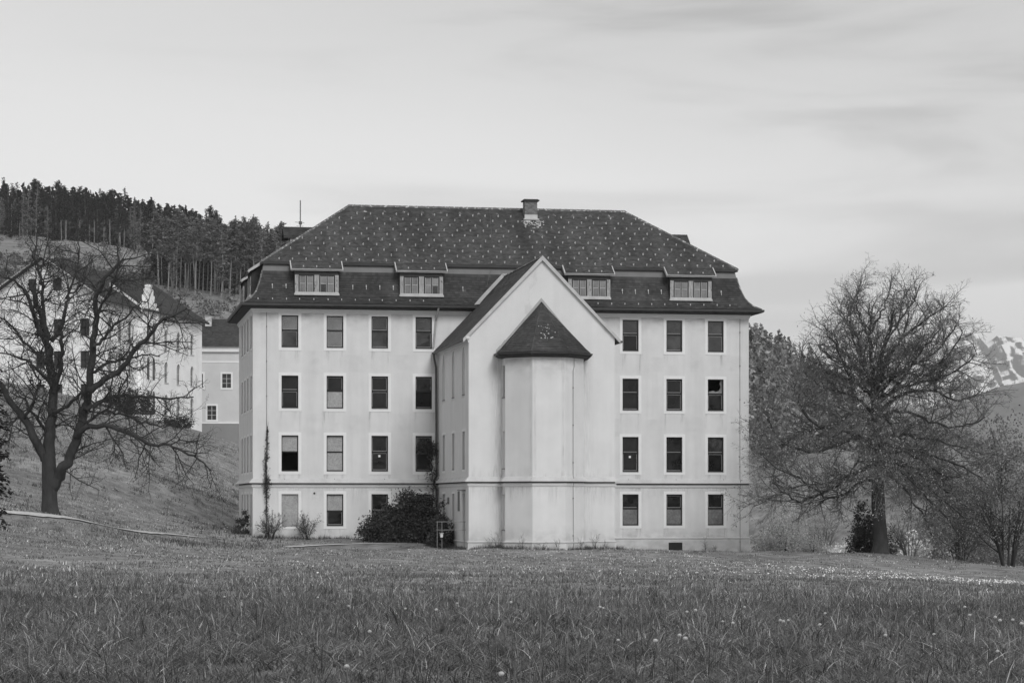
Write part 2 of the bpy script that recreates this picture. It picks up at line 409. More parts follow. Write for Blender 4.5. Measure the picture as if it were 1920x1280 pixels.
m.quad((CU1, CV, -1.2), (CU1, 0, -1.2), (CU1, 0, 12.75), (CU1, CV, 12.75))
m.build('chapel_wall', 'plaster_chapel', house)
m = MB()
wall(m, (AC-AW, CV, 0), (0, -1, 0), (-1, 0, 0), 0, AS, -1.2, 11.75, [(.15, .85, 1.75, 3.75), (.15, .85, 5.2, 7.3), (.15, .85, 9.2, 11.0)], depth=0.14)
for a, b in zip(APSE[1:], APSE[2:]): m.quad((*a, -1.2), (*b, -1.2), (*b, 11.75), (*a, 11.75))
m.build('apse_wall', 'plaster_chapel', house)

m = MB(); sweep(m, FULL, [(0.0, 1.10), (0.085, 1.06), (0.085, 1.02), (0.055, 1.0), (0.055, -1.3)]); m.build('plinth', 'plinth', house)
m = MB(); sweep(m, FULL, [(0.003, 1.13), (0.10, 1.075), (0.10, 1.05), (0.0, 1.05)]); m.build('plinth_flashing', 'belt_metal', house)
m = MB(); sweep(m, FULL, [(0.0, 4.74), (0.03, 4.74), (0.23, 4.50), (0.23, 4.465), (0.21, 4.465)]); m.build('belt_flashing', 'belt_metal', house)
m = MB(); sweep(m, FULL, [(0.02, 4.40), (0.02, 4.36), (0.09, 4.335), (0.08, 4.28), (0.03, 4.20), (0.0, 4.19)]); m.build('belt_moulding', 'plaster_trim', house)
m = MB(); sweep(m, FULL, [(0.215, 4.467), (0.015, 4.46), (0.015, 4.40)]); m.build('belt_shadow_soffit', 'eave_wood', house)  # underside coloured dark, standing in for the shadow line below the ledge
m = MB()                                   # the seams where the sheets of the ledge meet
for u in np.arange(1.9, 31, 3.05):
    if not CU0-.3 < u < CU1+.3: m.box(u-.02, u+.02, -.215, -.19, 4.47, 4.52); m.quad((u-.015, -.03, 4.75), (u+.015, -.03, 4.75), (u+.015, -.205, 4.505), (u-.015, -.205, 4.505))
for v in np.arange(-11, 0, 2.4): m.quad((CU0-.03, v-.02, 4.75), (CU0-.03, v+.02, 4.75), (CU0-.205, v+.02, 4.505), (CU0-.205, v-.02, 4.505))
for v in np.arange(.4, 12, 3): m.quad((-.03, v-.02, 4.75), (-.03, v+.02, 4.75), (-.205, v+.02, 4.505), (-.205, v-.02, 4.505))
m.build('ledge_seams', 'dark_metal', house, kind='stuff')
m = MB(); sweep(m, MAIN, [(0.0, 14.77), (0.04, 14.79), (0.05, 14.86), (0.10, 14.92), (0.12, 15.01)], True); m.build('cornice', 'plaster_trim', house)
m = MB(); sweep(m, [(CU0, 0), (CU0, CV-.02), (CU0+.02, CV-.02)], [(0.0, 12.3), (0.04, 12.32), (0.06, 12.42), (0.16, 12.55), (0.18, 12.66), (0.0, 12.66)], False); m.build('chapel_cornice', 'plaster_trim', house)

# --- windows -------------------------------------------------------------
class Fr:       # a wall's own frame: a to the right, z up, d out of the wall
    def __init__(s, O, right, outd): s.M = Matrix.Translation(Vector(O)) @ Matrix((Vector(right).to_4d()*0+Vector((*right, 0)), Vector((*outd, 0)), Vector((0, 0, 1, 0)), Vector((0, 0, 0, 1)))).transposed()
FRONT = Fr((0, 0, 0), (1, 0, 0), (0, -1, 0)); SIDE = Fr((0, 0, 0), (0, 1, 0), (-1, 0, 0)); WING = Fr((CU0, 0, 0), (0, -1, 0), (-1, 0, 0)); APL = Fr((AC-AW, CV, 0), (0, -1, 0), (-1, 0, 0))
def fbox(mb, fr, a0, a1, d0, d1, z0, z1): mb.box(a0, a1, d0, d1, z0, z1, M=fr.M)
wr = random.Random(5)
def window(fr, c, z0, z1, w=WW, up='glass_dark', lo='glass_dark', split=0.5, sur=0.18, sticker=False, broken=None, bead=True, depth=0.13):
    h = z1-z0; zm = z0+h*(1-split); t = 0.055
    m = MB()
    fbox(m, fr, c-w/2, c-w/2+t, -depth-.07, -depth, z0, z1); fbox(m, fr, c+w/2-t, c+w/2, -depth-.07, -depth, z0, z1)
    fbox(m, fr, c-w/2+t, c+w/2-t, -depth-.07, -depth, z1-t*1.25, z1); fbox(m, fr, c-w/2+t, c+w/2-t, -depth-.07, -depth, z0, z0+t*1.4)
    fbox(m, fr, c-w/2+t, c+w/2-t, -depth-.06, -depth+.015, zm-.04, zm+.045)
    fo = m.build('window', 'frame_dark', house)
    for (a, b, ma, nm) in ((zm+.045, z1-t*1.25, up, 'up'), (z0+t*1.4, zm-.04, lo, 'lo')):
        if ma is None: continue
        isb = ma.startswith('board')
        m = MB(); x0, x1 = c-w/2+t, c+w/2-t
        if isb: fbox(m, fr, x0, x1, -depth-.035, -depth-.012, a, b); m.build('board', ma, fo); continue
        tilt = wr.uniform(-.006, .006); d = -depth-.04
        P = lambda x, z, dd=0.0: tuple(fr.M @ Vector((x, d+dd, z)))
        if broken == nm:       # shards left in the frame
            pts = [(x0, a), (x1, a), (x1, b), (x1-.10, b), (x1-.16, b-.22), (x1-.09, b-.40), (x1-.2, a+.16), (x1-.42, a+.09), (x1-.55, a+.17), (x0+.06, a+.1)]
            m.poly([P(*q) for q in pts]); m.build('broken_pane', 'glass_pale', fo); continue
        m.quad(P(x0, a, tilt), P(x1, a, -tilt), P(x1, b, -tilt), P(x0, b, tilt))
        m.build('pane', ma, fo)
        if bead:
            m = MB(); e = .022; k = wr.random()
            if k < .75: fbox(m, fr, x0+.02, x1-.02, d, d+.02, a+.02, a+.02+e)
            if k > .3: fbox(m, fr, x0+.02, x0+.02+e*.7, d, d+.02, a+.045, b-.02); fbox(m, fr, x1-.02-e*.7, x1-.02, d, d+.02, a+.045, b-.02)
            if k > .6: fbox(m, fr, x0+.045, x1-.045, d, d+.02, b-.02-e, b-.02)
            if m.v: m.build('glazing_bead', 'bead', fo)
        if sticker and nm == 'lo':
            m = MB(); fbox(m, fr, c-.07, c+.06, d+.004, d+.010, b-.26, b-.13); m.build('sticker', 'sticker', fo)
    m = MB(); s = sur; q = .02
    fbox(m, fr, c-w/2-s, c-w/2, -.02, q, z0-s, z1+s); fbox(m, fr, c+w/2, c+w/2+s, -.02, q, z0-s, z1+s)
    fbox(m, fr, c-w/2, c+w/2, -.02, q, z1, z1+s); fbox(m, fr, c-w/2, c+w/2, -.02, q, z0-s, z0)
    m.build('surround', 'plaster_trim', fo)
    m = MB(); fbox(m, fr, c-w/2+.01, c+w/2-.01, -depth, .045, z0+.002, z0+.03); m.build('sill', 'dark_metal', fo)
    return fo
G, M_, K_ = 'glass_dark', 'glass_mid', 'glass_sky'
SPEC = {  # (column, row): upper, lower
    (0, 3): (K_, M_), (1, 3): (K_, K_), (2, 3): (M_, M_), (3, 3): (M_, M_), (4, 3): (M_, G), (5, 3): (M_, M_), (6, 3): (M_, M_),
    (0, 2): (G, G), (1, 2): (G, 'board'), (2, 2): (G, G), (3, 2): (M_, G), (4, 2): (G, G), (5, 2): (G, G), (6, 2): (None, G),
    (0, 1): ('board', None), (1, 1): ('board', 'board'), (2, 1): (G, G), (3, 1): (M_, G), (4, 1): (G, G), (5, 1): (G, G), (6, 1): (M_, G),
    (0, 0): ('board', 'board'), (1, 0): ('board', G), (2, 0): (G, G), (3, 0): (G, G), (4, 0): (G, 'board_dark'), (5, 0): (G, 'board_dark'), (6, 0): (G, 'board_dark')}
for (ci, ri), (up, lo) in SPEC.items():
    z0, z1 = ROWS[ri]; c = COLS[ci]
    if (ci, ri) == (0, 0):       # one sheet over the whole opening
        m = MB(); fbox(m, FRONT, c-WW/2+.01, c+WW/2-.01, -.12, -.09, z0+.03, z1-.01); fo = m.build('boarded_window', 'board', house)
        m = MB(); s = .18
        fbox(m, FRONT, c-WW/2-s, c-WW/2, -.02, .02, z0-s, z1+s); fbox(m, FRONT, c+WW/2, c+WW/2+s, -.02, .02, z0-s, z1+s)
        fbox(m, FRONT, c-WW/2, c+WW/2, -.02, .02, z1, z1+s); fbox(m, FRONT, c-WW/2, c+WW/2, -.02, .02, z0-s, z0); m.build('surround', 'plaster_trim', fo)
        m = MB(); fbox(m, FRONT, c-WW/2+.01, c+WW/2-.01, -.1, .045, z0+.002, z0+.028); m.build('sill', 'dark_metal', fo)
        continue
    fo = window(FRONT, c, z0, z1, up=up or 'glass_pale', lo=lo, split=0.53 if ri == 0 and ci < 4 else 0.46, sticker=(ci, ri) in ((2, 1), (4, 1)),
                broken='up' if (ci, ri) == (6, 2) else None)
for c in SIDE_V:
    for z0, z1 in ROWS: window(SIDE, c, z0, z1, bead=False, depth=.12, sur=.16)
for c in CH_V:
    window(WING, c, 5.2, 7.35, w=.9, bead=False, depth=.2, sur=.14)
    if c < 9: window(WING, c, 1.9, 3.8, w=.9, bead=False, depth=.2, sur=.14)
    m = MB(); fbox(m, WING, c-.48, c+.48, -.29, -.26, 9.42, 12.2); fo = m.build('lancet_window', 'plaster_chapel', house)
    m = MB(); K = 12       # raised band round the pointed arch
    def arch(g):
        pts = [(c-.48-g, 9.42-g)]+[(c-.48-g+(.48+g)*(1-math.cos(k/K*math.pi/2))**0.8, 11.45+(.75+g)*math.sin(k/K*math.pi/2)) for k in range(K+1)]
        return pts+[(2*c-a, z) for a, z in reversed(pts)]
    ia, oa = arch(0), arch(.13)
    for i in range(len(ia)-1):
        q = [(ia[i]), (ia[i+1]), (oa[i+1]), (oa[i])]; m.quad(*[tuple(WING.M @ Vector((a, .02, z))) for a, z in q])
        m.quad(*[tuple(WING.M @ Vector((a, dd, z))) for a, z, dd in ((*oa[i], .02), (*oa[i+1], .02), (*oa[i+1], 0), (*oa[i], 0))])
    m.build('surround', 'plaster_trim', fo)
    m = MB(); fbox(m, WING, c-.47, c+.47, -.26, .05, 9.422, 9.46); m.build('sill', 'dark_metal', fo)
m = MB(); c = CH_V[2]; fbox(m, WING, c-.49, c+.49, -.29, -.22, 1.16, 3.79); fo = m.build('door', 'frame_dark', house)
m = MB(); fbox(m, WING, c-.62, c+.62, .005, .3, 3.98, 4.03); m.build('door_hood', 'dark_metal', fo)
for a, z0, z1 in ((8.2, 2.2, 3.95), (4.2, 2.6, 3.6)):
    m = MB(); fbox(m, WING, a-.3, a+.3, .005, .03, z0+.6, z1); m.build('notice_panel', 'dark_metal', house)
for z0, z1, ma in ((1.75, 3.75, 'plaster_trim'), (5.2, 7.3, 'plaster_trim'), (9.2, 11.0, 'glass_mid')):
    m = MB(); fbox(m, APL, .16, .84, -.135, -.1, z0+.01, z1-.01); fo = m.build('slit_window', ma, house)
    m = MB(); fbox(m, APL, .1, .9, -.1, .05, z0-.03, z0+.01); m.build('sill', 'dark_metal', fo)
# cellar vent
m = MB()
for a in np.linspace(25.88, 26.64, 9): fbox(m, FRONT, a-.012, a+.012, .0, .03, .16, .78)
fbox(m, FRONT, 25.84, 26.68, .0, .035, .70, .72); fbox(m, FRONT, 25.84, 26.68, .0, .035, .24, .26); fo = m.build('cellar_grille', 'frame_dark', house)
m = MB(); fbox(m, FRONT, 25.82, 26.70, .056, .064, .14, .80); m.build('grille_shade_plate', 'frame_dark', fo)  # dark plate on the plinth face, standing in for the shaded opening

# --- roofs ---------------------------------------------------------------
tr = random.Random(3)
def tile_rows(mb, rows, w=0.19, th=0.022, shift0=0):
    for i, (L0, R0, L1, R1) in enumerate(rows):
        L0, R0, L1, R1 = map(Vector, (L0, R0, L1, R1)); a = (R0-L0)
        if a.length < .03: continue
        a.normalize(); up = ((L1+R1)/2-(L0+R0)/2); n = a.cross(up).normalized()
        if n.z < 0: n = -n
        t0, t1, s0, s1 = L0.dot(a), R0.dot(a), L1.dot(a), R1.dot(a)
        k = math.floor(min(t0, s0)/w)-1; sh = (w/2 if (i+shift0) % 2 else 0); rowt = tr.uniform(.93, 1.07)
        while True:
            x0, x1 = k*w+sh, (k+1)*w+sh; k += 1
            if x0 > max(t1, s1): break
            a0, a1 = min(max(x0, t0), t1), min(max(x1, t0), t1); b0, b1 = min(max(x0, s0), s1), min(max(x1, s0), s1)
            if a1-a0 < .004 and b1-b0 < .004: continue
            l = th*tr.uniform(.7, 1.5); p0, p1 = L0+a*(a0-t0), L0+a*(a1-t0); q0, q1 = L1+a*(b0-s0), L1+a*(b1-s0)
            l2 = l*tr.uniform(.85, 1.15); g = a*min(.004, (a1-a0)/4)
            tt = rowt*tr.uniform(.78, 1.25)*(1.5 if tr.random() < .012 else 1)
            A, B, C, D = p0+n*l+g, p1+n*l2-g, q1+n*.004-g, q0+n*.004+g
            mb.quad(tuple(A), tuple(B), tuple(C), tuple(D), tt); mb.quad(tuple(p0+g), tuple(p1-g), tuple(B), tuple(A), tt*.9)
def lerp(a, b, t): return tuple(Vector(a)*(1-t)+Vector(b)*t)
def courses(L0, R0, L1, R1, exp):
    n = max(1, round(((Vector(L1)+Vector(R1))/2-(Vector(L0)+Vector(R0))/2).length/exp))
    return [(lerp(L0, L1, i/n), lerp(R0, R1, i/n), lerp(L0, L1, (i+1)/n), lerp(R0, R1, (i+1)/n)) for i in range(n)]
def ring(o, z): return [(o, o, z), (L_-o, o, z), (L_-o, D_-o, z), (o, D_-o, z)]
UO, UZ, RZ = 0.55, 17.92, 22.13
# upper slopes
m = MB(); rg0, rg1 = ring(UO, UZ), ring(6.499, RZ-.001)
for i in range(4): m.quad(rg0[i], rg0[(i+1) % 4], rg1[(i+1) % 4], rg1[i])
rgs, rgi = ring(UO, UZ-.14), ring(.95, UZ-.10)
for i in range(4):
    j = (i+1) % 4; m.quad(rg0[i], rg0[j], rgs[j], rgs[i]); m.quad(rgs[i], rgs[j], rgi[j], rgi[i])
roof = m.build('roof', 'roof_deck', house)
m = MB()
for i in range(4): tile_rows(m, courses(rg0[i], rg0[(i+1) % 4], rg1[i], rg1[(i+1) % 4], .165))
DORM = [3.87, 10.29, 20.78, 27.26]
for c in DORM:       # the shed roofs of the dormers run on from the upper slope
    tile_rows(m, courses((c-1.57, -.12, 17.444), (c+1.57, -.12, 17.444), (c-1.57, .53, 17.906), (c+1.57, .53, 17.906), .165), shift0=1)
for c in (3.2, 9.8):
    tile_rows(m, courses((-.35, c+1.5, 17.28), (-.35, c-1.5, 17.28), (.53, c+1.5, 17.906), (.53, c-1.5, 17.906), .165), shift0=1)
m.build('roof_tiles', 'tile', roof, kind='stuff', use_tint=True)
# mansard
PROF = [(-.66, 15.33), (-.42, 15.46), (-.18, 15.62), (.02, 15.83), (.20, 16.10), (.36, 16.50), (.50, 16.95), (.60, 17.36)]
m = MB(); rings = [ring(o, z) for o, z in PROF]
for a, b in zip(rings, rings[1:]):
    for i in range(4): m.quad(a[i], a[(i+1) % 4], b[(i+1) % 4], b[i])
mans = m.build('mansard_roof', 'roof_deck', house)
m = MB()
for i in range(4):
    rows = []
    for a, b in zip(rings, rings[1:]): rows += courses(a[i], a[(i+1) % 4], b[i], b[(i+1) % 4], .17)
    tile_rows(m, rows, w=.2, th=.02)
m.build('roof_tiles', 'tile_old', mans, kind='stuff', use_tint=True)
m = MB(); a, b, c = ring(.605, 17.30), ring(.72, 17.80), ring(.58, 17.30)
for i in range(4):
    j = (i+1) % 4; m.quad(a[i], a[j], b[j], b[i]); m.quad(c[i], c[j], a[j], a[i])
m.build('flashing_band', 'dark_metal', mans)
# eaves
m = MB(); sweep(m, MAIN, [(.02, 15.0), (.60, 15.10), (.64, 15.10), (.64, 15.31), (.60, 15.33)]); m.build('eaves', 'eave_wood', house)
m = MB(); sweep(m, MAIN, [(.645, 15.27), (.66, 15.17), (.72, 15.13), (.78, 15.17), (.80, 15.30), (.78, 15.30), (.76, 15.19), (.70, 15.16)]); m.build('gutter', 'gutter', house)
# ridge and hip tiles
m = MB()
def caps(mb, A, B, r, step=.36):
    A, B = Vector(A), Vector(B); n = max(1, int((B-A).length/step)); side = (B-A).normalized().cross(Vector((0, 0, 1))).normalized(); dn = Vector((0, 0, 1))
    for i in range(n):
        p, q = A.lerp(B, i/n), A.lerp(B, (i+1.12)/n); t = tr.uniform(.75, 1.3); r0, r1 = r*tr.uniform(1.0, 1.12), r*.86
        pr = [(-1, -.55), (-.6, .25), (0, .5), (.6, .25), (1, -.55)]
        P = [p+side*x*r0+dn*z*r0 for x, z in pr]; Q = [q+side*x*r1+dn*z*r1 for x, z in pr]
        for k in range(4): mb.quad(tuple(P[k]), tuple(P[k+1]), tuple(Q[k+1]), tuple(Q[k]), t)
        mb.poly([tuple(x) for x in P], t)
caps(m, (6.5, 6.5, RZ+.02), (L_-6.5, 6.5, RZ+.02), .14)
for i in range(4): caps(m, Vector(rg0[i])+Vector((0, 0, .03)), Vector(((6.5 if i in (0, 3) else L_-6.5), 6.5, RZ+.02)), .10)
for i in range(4):
    for a, b in zip(rings, rings[1:]): caps(m, Vector(a[i])+Vector((0, 0, .02)), Vector(b[i])+Vector((0, 0, .02)), .07, .2)
m.build('ridge_tiles', 'ridge_tile', roof, kind='stuff', use_tint=True)
# snow guards
gm = MB(); gm.box(-.026, .026, -.12, 0.04, .0, .03); gm.box(-.026, .026, -.10, -.08, .03, .13)
gme = bpy.data.meshes.new('snow_guard'); gme.from_pydata(gm.v, [], gm.f)
sl = math.atan2(RZ-UZ, 6.5-UO); cnt = 0
for r_ in range(10):
    t = .045+r_*.0905; o = UO+(6.5-UO)*t; z = UZ+(RZ-UZ)*t; u = o+.35+(0.41 if r_ % 2 else 0)
    u = math.ceil((o+.3)/.82)*.82+(0.41 if r_ % 2 else 0)
    while u < L_-o-.25:
        if not (17.4 < u < 18.9 and t > .82) and tr.random() > .02:
            g = link('snow_guard', gme, 'guard', roof); g.location = (u+tr.uniform(-.03, .03), o, z+.03); g.rotation_euler = (sl, 0, tr.uniform(-.1, .1)); cnt += 1
        u += .82
m = MB()
for c in DORM:
    for k in (-.8, 0, .8): m.box(c+k-.03, c+k+.03, .03, .12, 17.58, 17.68)
for k in range(36):
    u = .3+k*.84+tr.uniform(-.03, .03)
    if not CU0-.3 < u < CU1+.3: m.box(u-.025, u+.025, -.34, -.26, 15.55, 15.65)
    if k % 2 == 0 or any(abs(u-c) < 1.5 for c in DORM) or CU0+.6 < u < CU1-.6: continue
for c0, n in ((6.1, 4), (12.9, 1), (22.95, 4), (1.2, 2), (29.3, 1)):
    for k in range(n):
        u = c0+k*.83; m.box(u-.03, u+.03, .30, .36, 16.42, 16.56); m.box(u-.018, u+.018, .25, .31, 16.15, 16.40)
m.build('snow_guards', 'flashing', mans, kind='stuff')
m = MB()
for k in range(14):       # small vent hoods below the ridge
    u = 7.5+k*1.22+tr.uniform(-.05, .05)
    if abs(u-18.1) < 1: continue
    m.poly([(u-.14, 5.83, 21.66), (u+.14, 5.83, 21.66), (u, 5.9, 21.82)]); m.poly([(u-.14, 5.83, 21.66), (u, 5.9, 21.82), (u, 6.1, 21.86)]); m.poly([(u+.14, 5.83, 21.66), (u, 5.9, 21.82), (u, 6.1, 21.86)])
m.build('vent_hoods', 'ridge_tile', roof, kind='stuff', use_tint=True)

# --- the long dormers in the mansard ------------------------------------
def dormer(fr, c, hw=1.33, rw=1.6):
    m = MB()
    P = lambda a, d, z: tuple(fr.M @ Vector((a, d, z)))
    for s in (-1, 1):       # cheeks
        m.quad(P(c+s*hw, .0, 15.95), P(c+s*hw, .0, 17.36), P(c+s*hw, -.75, 17.9), P(c+s*hw, -.75, 15.95))
    fbox(m, fr, c-hw, c+hw, -.06, .005, 17.10, 17.40)
    do = m.build('dormer', 'eave_wood', house)
    for a0, a1 in ((c-hw, c-hw+.22), (c+hw-.22, c+hw), (c-.15, c+.15)):
        m = MB(); fbox(m, fr, a0, a1, -.05, .03, 15.98, 17.1); m.build('post', 'old_wood', do)
    m = MB(); fbox(m, fr, c-hw-.04, c+hw+.04, -.05, .10, 15.86, 15.98); fbox(m, fr, c-hw, c+hw, -.04, .05, 15.985, 16.06); m.build('sill', 'flashing', do)
    m = MB()       # shed roof: deck edges, gutter board
    m.quad(P(c-rw, .14, 17.42), P(c+rw, .14, 17.42), P(c+rw, -.56, 17.89), P(c-rw, -.56, 17.89)); m.quad(P(c-rw, .12, 17.34), P(c+rw, .12, 17.34), P(c+rw, -.58, 17.78), P(c-rw, -.58, 17.78))
    m.build('shed_roof', 'roof_deck', do)
    m = MB(); fbox(m, fr, c-rw, c+rw, .10, .15, 17.33, 17.38); fbox(m, fr, c-rw, c+rw, .13, .22, 17.40, 17.44)
    m.build('eaves_board', 'flashing', do)
    m = MB()
    for s in (-1, 1):
        m.quad(P(c+s*rw, .17, 17.34), P(c+s*rw, .17, 17.50), P(c+s*rw, -.6, 18.02), P(c+s*rw, -.6, 17.80)); m.quad(P(c+s*rw, .17, 17.50), P(c+s*(rw-.06), .17, 17.50), P(c+s*(rw-.06), -.6, 18.02), P(c+s*rw, -.6, 18.02))
        m.quad(P(c+s*rw, .17, 17.34), P(c+s*(rw-.06), .17, 17.34), P(c+s*(rw-.06), .17, 17.50), P(c+s*rw, .17, 17.50))
    m.build('verge_flashing', 'flashing', do)
    for s in (-1, 1):
        cc = c+s*.63; w = .46
        m = MB()
        fbox(m, fr, cc-w, cc-w+.05, -.03, .015, 16.06, 17.1); fbox(m, fr, cc+w-.05, cc+w, -.03, .015, 16.06, 17.1); fbox(m, fr, cc-w, cc+w, -.03, .014, 17.04, 17.1)
        fbox(m, fr, cc-.03, cc+.03, -.03, .016, 16.06, 17.04)
        wo = m.build('casement', 'frame_dark', do)
        for q in (-1, 1):
            x0, x1 = sorted((cc+q*.035, cc+q*(w-.055)))
            for z0, z1 in ((16.08, 16.56), (16.585, 17.03)):
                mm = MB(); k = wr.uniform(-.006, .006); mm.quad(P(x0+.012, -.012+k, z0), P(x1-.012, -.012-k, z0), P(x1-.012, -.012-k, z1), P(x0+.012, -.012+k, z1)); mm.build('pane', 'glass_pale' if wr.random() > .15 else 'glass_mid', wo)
            mm = MB(); fbox(mm, fr, x0, x1, -.015, .01, 16.56, 16.585); fbox(mm, fr, x0, x0+.018, -.015, .01, 16.07, 17.04); fbox(mm, fr, x1-.018, x1, -.015, .01, 16.07, 17.04); mm.build('sash', 'white_sash', wo)
for c in DORM: dormer(FRONT, c)
for c in (3.2, 9.8): dormer(SIDE, c)

# --- small gabled dormers on the hipped ends -----------------------------
def hip_dormer(sgn):
    X = lambda u: u if sgn < 0 else L_-u
    u0, u1, vc, hw, ez, rz = 2.75, 5.0, 6.5, .85, 20.05, 20.72
    m = MB()
    m.poly([(X(u0), vc-hw+.12, 19.2), (X(u0), vc+hw-.12, 19.2), (X(u0), vc+hw-.12, ez+.08), (X(u0), vc, rz-.05), (X(u0), vc-hw+.12, ez+.08)])
    for s in (-1, 1): m.quad((X(u0), vc+s*(hw-.12), 19.2), (X(u1), vc+s*(hw-.12), 19.2), (X(u1), vc+s*(hw-.12), ez+.08), (X(u0), vc+s*(hw-.12), ez+.08))
    do = m.build('roof_dormer', 'old_wood', house)
    m = MB(); ue = u0-.42
    for s in (-1, 1):
        A, B, C, D = (X(ue), vc+s*hw, ez), (X(u1), vc+s*hw, ez), (X(u1), vc, rz), (X(ue), vc, rz)
        m.quad(A, B, C, D); m.quad((A[0], A[1], A[2]-.12), (B[0], B[1], B[2]-.12), B, A); m.quad(A, D, (D[0], D[1], D[2]-.14), (A[0], A[1], A[2]-.14)); m.quad((A[0], A[1], A[2]-.1), (B[0], B[1], B[2]-.1), (C[0], C[1], C[2]-.1), (D[0], D[1], D[2]-.1))
    m.build('dormer_roof', 'roof_deck', do)
    m = MB()
    for s in (-1, 1): tile_rows(m, courses((X(ue), vc+s*hw, ez), (X(u1), vc+s*hw, ez), (X(ue), vc, rz), (X(u1), vc, rz), .165))
    m.build('roof_tiles', 'tile_old', do, kind='stuff', use_tint=True)
    m = MB(); m.quad((X(u0-.01), vc-.4, 19.35), (X(u0-.01), vc+.4, 19.35), (X(u0-.01), vc+.4, 20.0), (X(u0-.01), vc-.4, 20.0)); m.build('pane', 'glass_dark', do)
hip_dormer(-1); hip_dormer(1)

# --- chimney -------------------------------------------------------------
CHU, CHV = 18.12, 5.75
m = MB(); m.box(CHU-.40, CHU+.40, CHV-.32, CHV+.32, 21.0, 22.55); ch = m.build('chimney', 'mortar', house)
m = MB(); r2 = random.Random(9)
zz = 21.3; k = 0
while zz < 22.5:       # courses of brick on the shaft
    for (ax, n) in (('f', 4), ('l', 3)):
        off = .1 if k % 2 else 0
        for i in range(-1, n+1):
            w = .8/4 if ax == 'f' else .64/3; lo, hi = (CHU-.405, CHU+.405) if ax == 'f' else (CHV-.325, CHV+.325)
            a0 = max(lo, lo+i*w+off); a1 = min(hi, lo+(i+1)*w+off-.012)
            if a1-a0 < .03: continue
            t = r2.uniform(.7, 1.25)
            if ax == 'f': m.box(a0, a1, CHV-.335, CHV-.31, zz, zz+.062, t)
            else: m.box(CHU-.412, CHU-.39, a0, a1, zz, zz+.062, t)
    zz += .075; k += 1
m.build('brick_courses', 'brick', ch, kind='stuff', use_tint=True)
m = MB(); m.box(CHU-.52, CHU+.52, CHV-.46, CHV+.46, 22.55, 22.63); m.box(CHU-.46, CHU+.46, CHV-.4, CHV+.4, 22.63, 22.67); m.build('cap', 'eave_wood', ch)
m = MB(); m.quad((CHU-.42, CHV-.37, 21.42), (CHU+.42, CHV-.37, 21.42), (CHU+.42, CHV-.34, 21.68), (CHU-.42, CHV-.34, 21.68)); m.box(CHU-.5, CHU+.5, CHV-.52, CHV-.36, 21.33, 21.42); m.build('lead_apron', 'flashing', ch)
m = MB()       # lichen patches washed down below the chimney
for k in range(110):
    s = r2.choice((-.28, .42)); u = CHU+s+r2.gauss(0, .16); t = abs(r2.gauss(0, .33)); v = CHV-.5-t; z = UZ+(v-UO)*(RZ-UZ)/(6.5-UO)+.035; q = r2.uniform(.02, .06)
    m.poly([(u+q*math.cos(a)*r2.uniform(.6, 1.2), v+q*math.sin(a)*.9, z+q*math.sin(a)*.64) for a in np.arange(0, 6.2, 1.05)])
m.build('lichen', 'flashing', roof, kind='stuff')

# --- chapel roof ---------------------------------------------------------
sl_c = (APEX-EV)/(cu-CU0)
EU = .30; ez = EV-EU*sl_c
m = MB(); V0, V1 = CV-.14, 1.0
for s in (-1, 1):
    ue = cu+s*(cu-CU0+EU)
    m.quad((ue, V0, ez), (ue, V1, ez), (cu, V1, APEX), (cu, V0, APEX)); m.quad((ue, V0, ez-.12), (ue, V1, ez-.12), (cu, V1, APEX-.14), (cu, V0, APEX-.14)); m.quad((ue, V0, ez-.12), (ue, V1, ez-.12), (ue, V1, ez), (ue, V0, ez))
cr = m.build('chapel_roof', 'roof_deck', house)
m = MB()
for s in (-1, 1):
    ue = cu+s*(cu-CU0+EU); tile_rows(m, courses((ue, V0, ez), (ue, V1, ez), (cu, V0, APEX), (cu, V1, APEX), .17))
m.build('roof_tiles', 'tile_chapel', cr, kind='stuff', use_tint=True)
m = MB()
for s in (-1, 1):       # pale verge along the gable
    ue = cu+s*(cu-CU0+EU+.04); zt = ez-.04*sl_c
    A, B = Vector((ue, V0-.03, zt)), Vector((cu, V0-.03, APEX))
    m.quad(tuple(A+Vector((0, 0, .07))), tuple(B+Vector((0, 0, .07))), tuple(B-Vector((0, 0, .20))), tuple(A-Vector((0, 0, .14))))
    m.quad(tuple(A+Vector((0, 0, .07))), tuple(B+Vector((0, 0, .07))), tuple(B+Vector((0, .17, .07))), tuple(A+Vector((0, .17, .07))))
    m.quad(tuple(A-Vector((0, 0, .14))), tuple(B-Vector((0, 0, .20))), tuple(B+Vector((0, .17, -.20))), tuple(A+Vector((0, .17, -.14))))
    m.quad(tuple(A+Vector((0, .17, .07))), tuple(B+Vector((0, .17, .07))), tuple(B+Vector((0, .17, .0))), tuple(A+Vector((0, .17, 0))))
    m.quad(tuple(A+Vector((0, 0, .07))), tuple(A-Vector((0, 0, .14))), tuple(A+Vector((0, .17, -.14))), tuple(A+Vector((0, .17, .07))))
m.build('verge', 'flashing', cr)
m = MB(); caps(m, (cu, V0, APEX+.03), (cu, .4, APEX+.03), .11); m.build('ridge_tiles', 'ridge_tile', cr, kind='stuff', use_tint=True)
m = MB()       # valley lining where the wing meets the mansard
for s in (-1, 1):
    P = []
    for (o, z) in PROF:
        if z > 15.3: P.append(Vector((cu+s*(APEX-z)/sl_c, o, z)))
    for a, b in zip(P, P[1:]):
        m.quad(tuple(a+Vector((s*.30, -.03, .03))), tuple(b+Vector((s*.30, -.03, .03))), tuple(b+Vector((-s*.02, -.10, .07))), tuple(a+Vector((-s*.02, -.10, .07))))
m.build('valley_lining', 'pipe_light', cr)
m = MB()
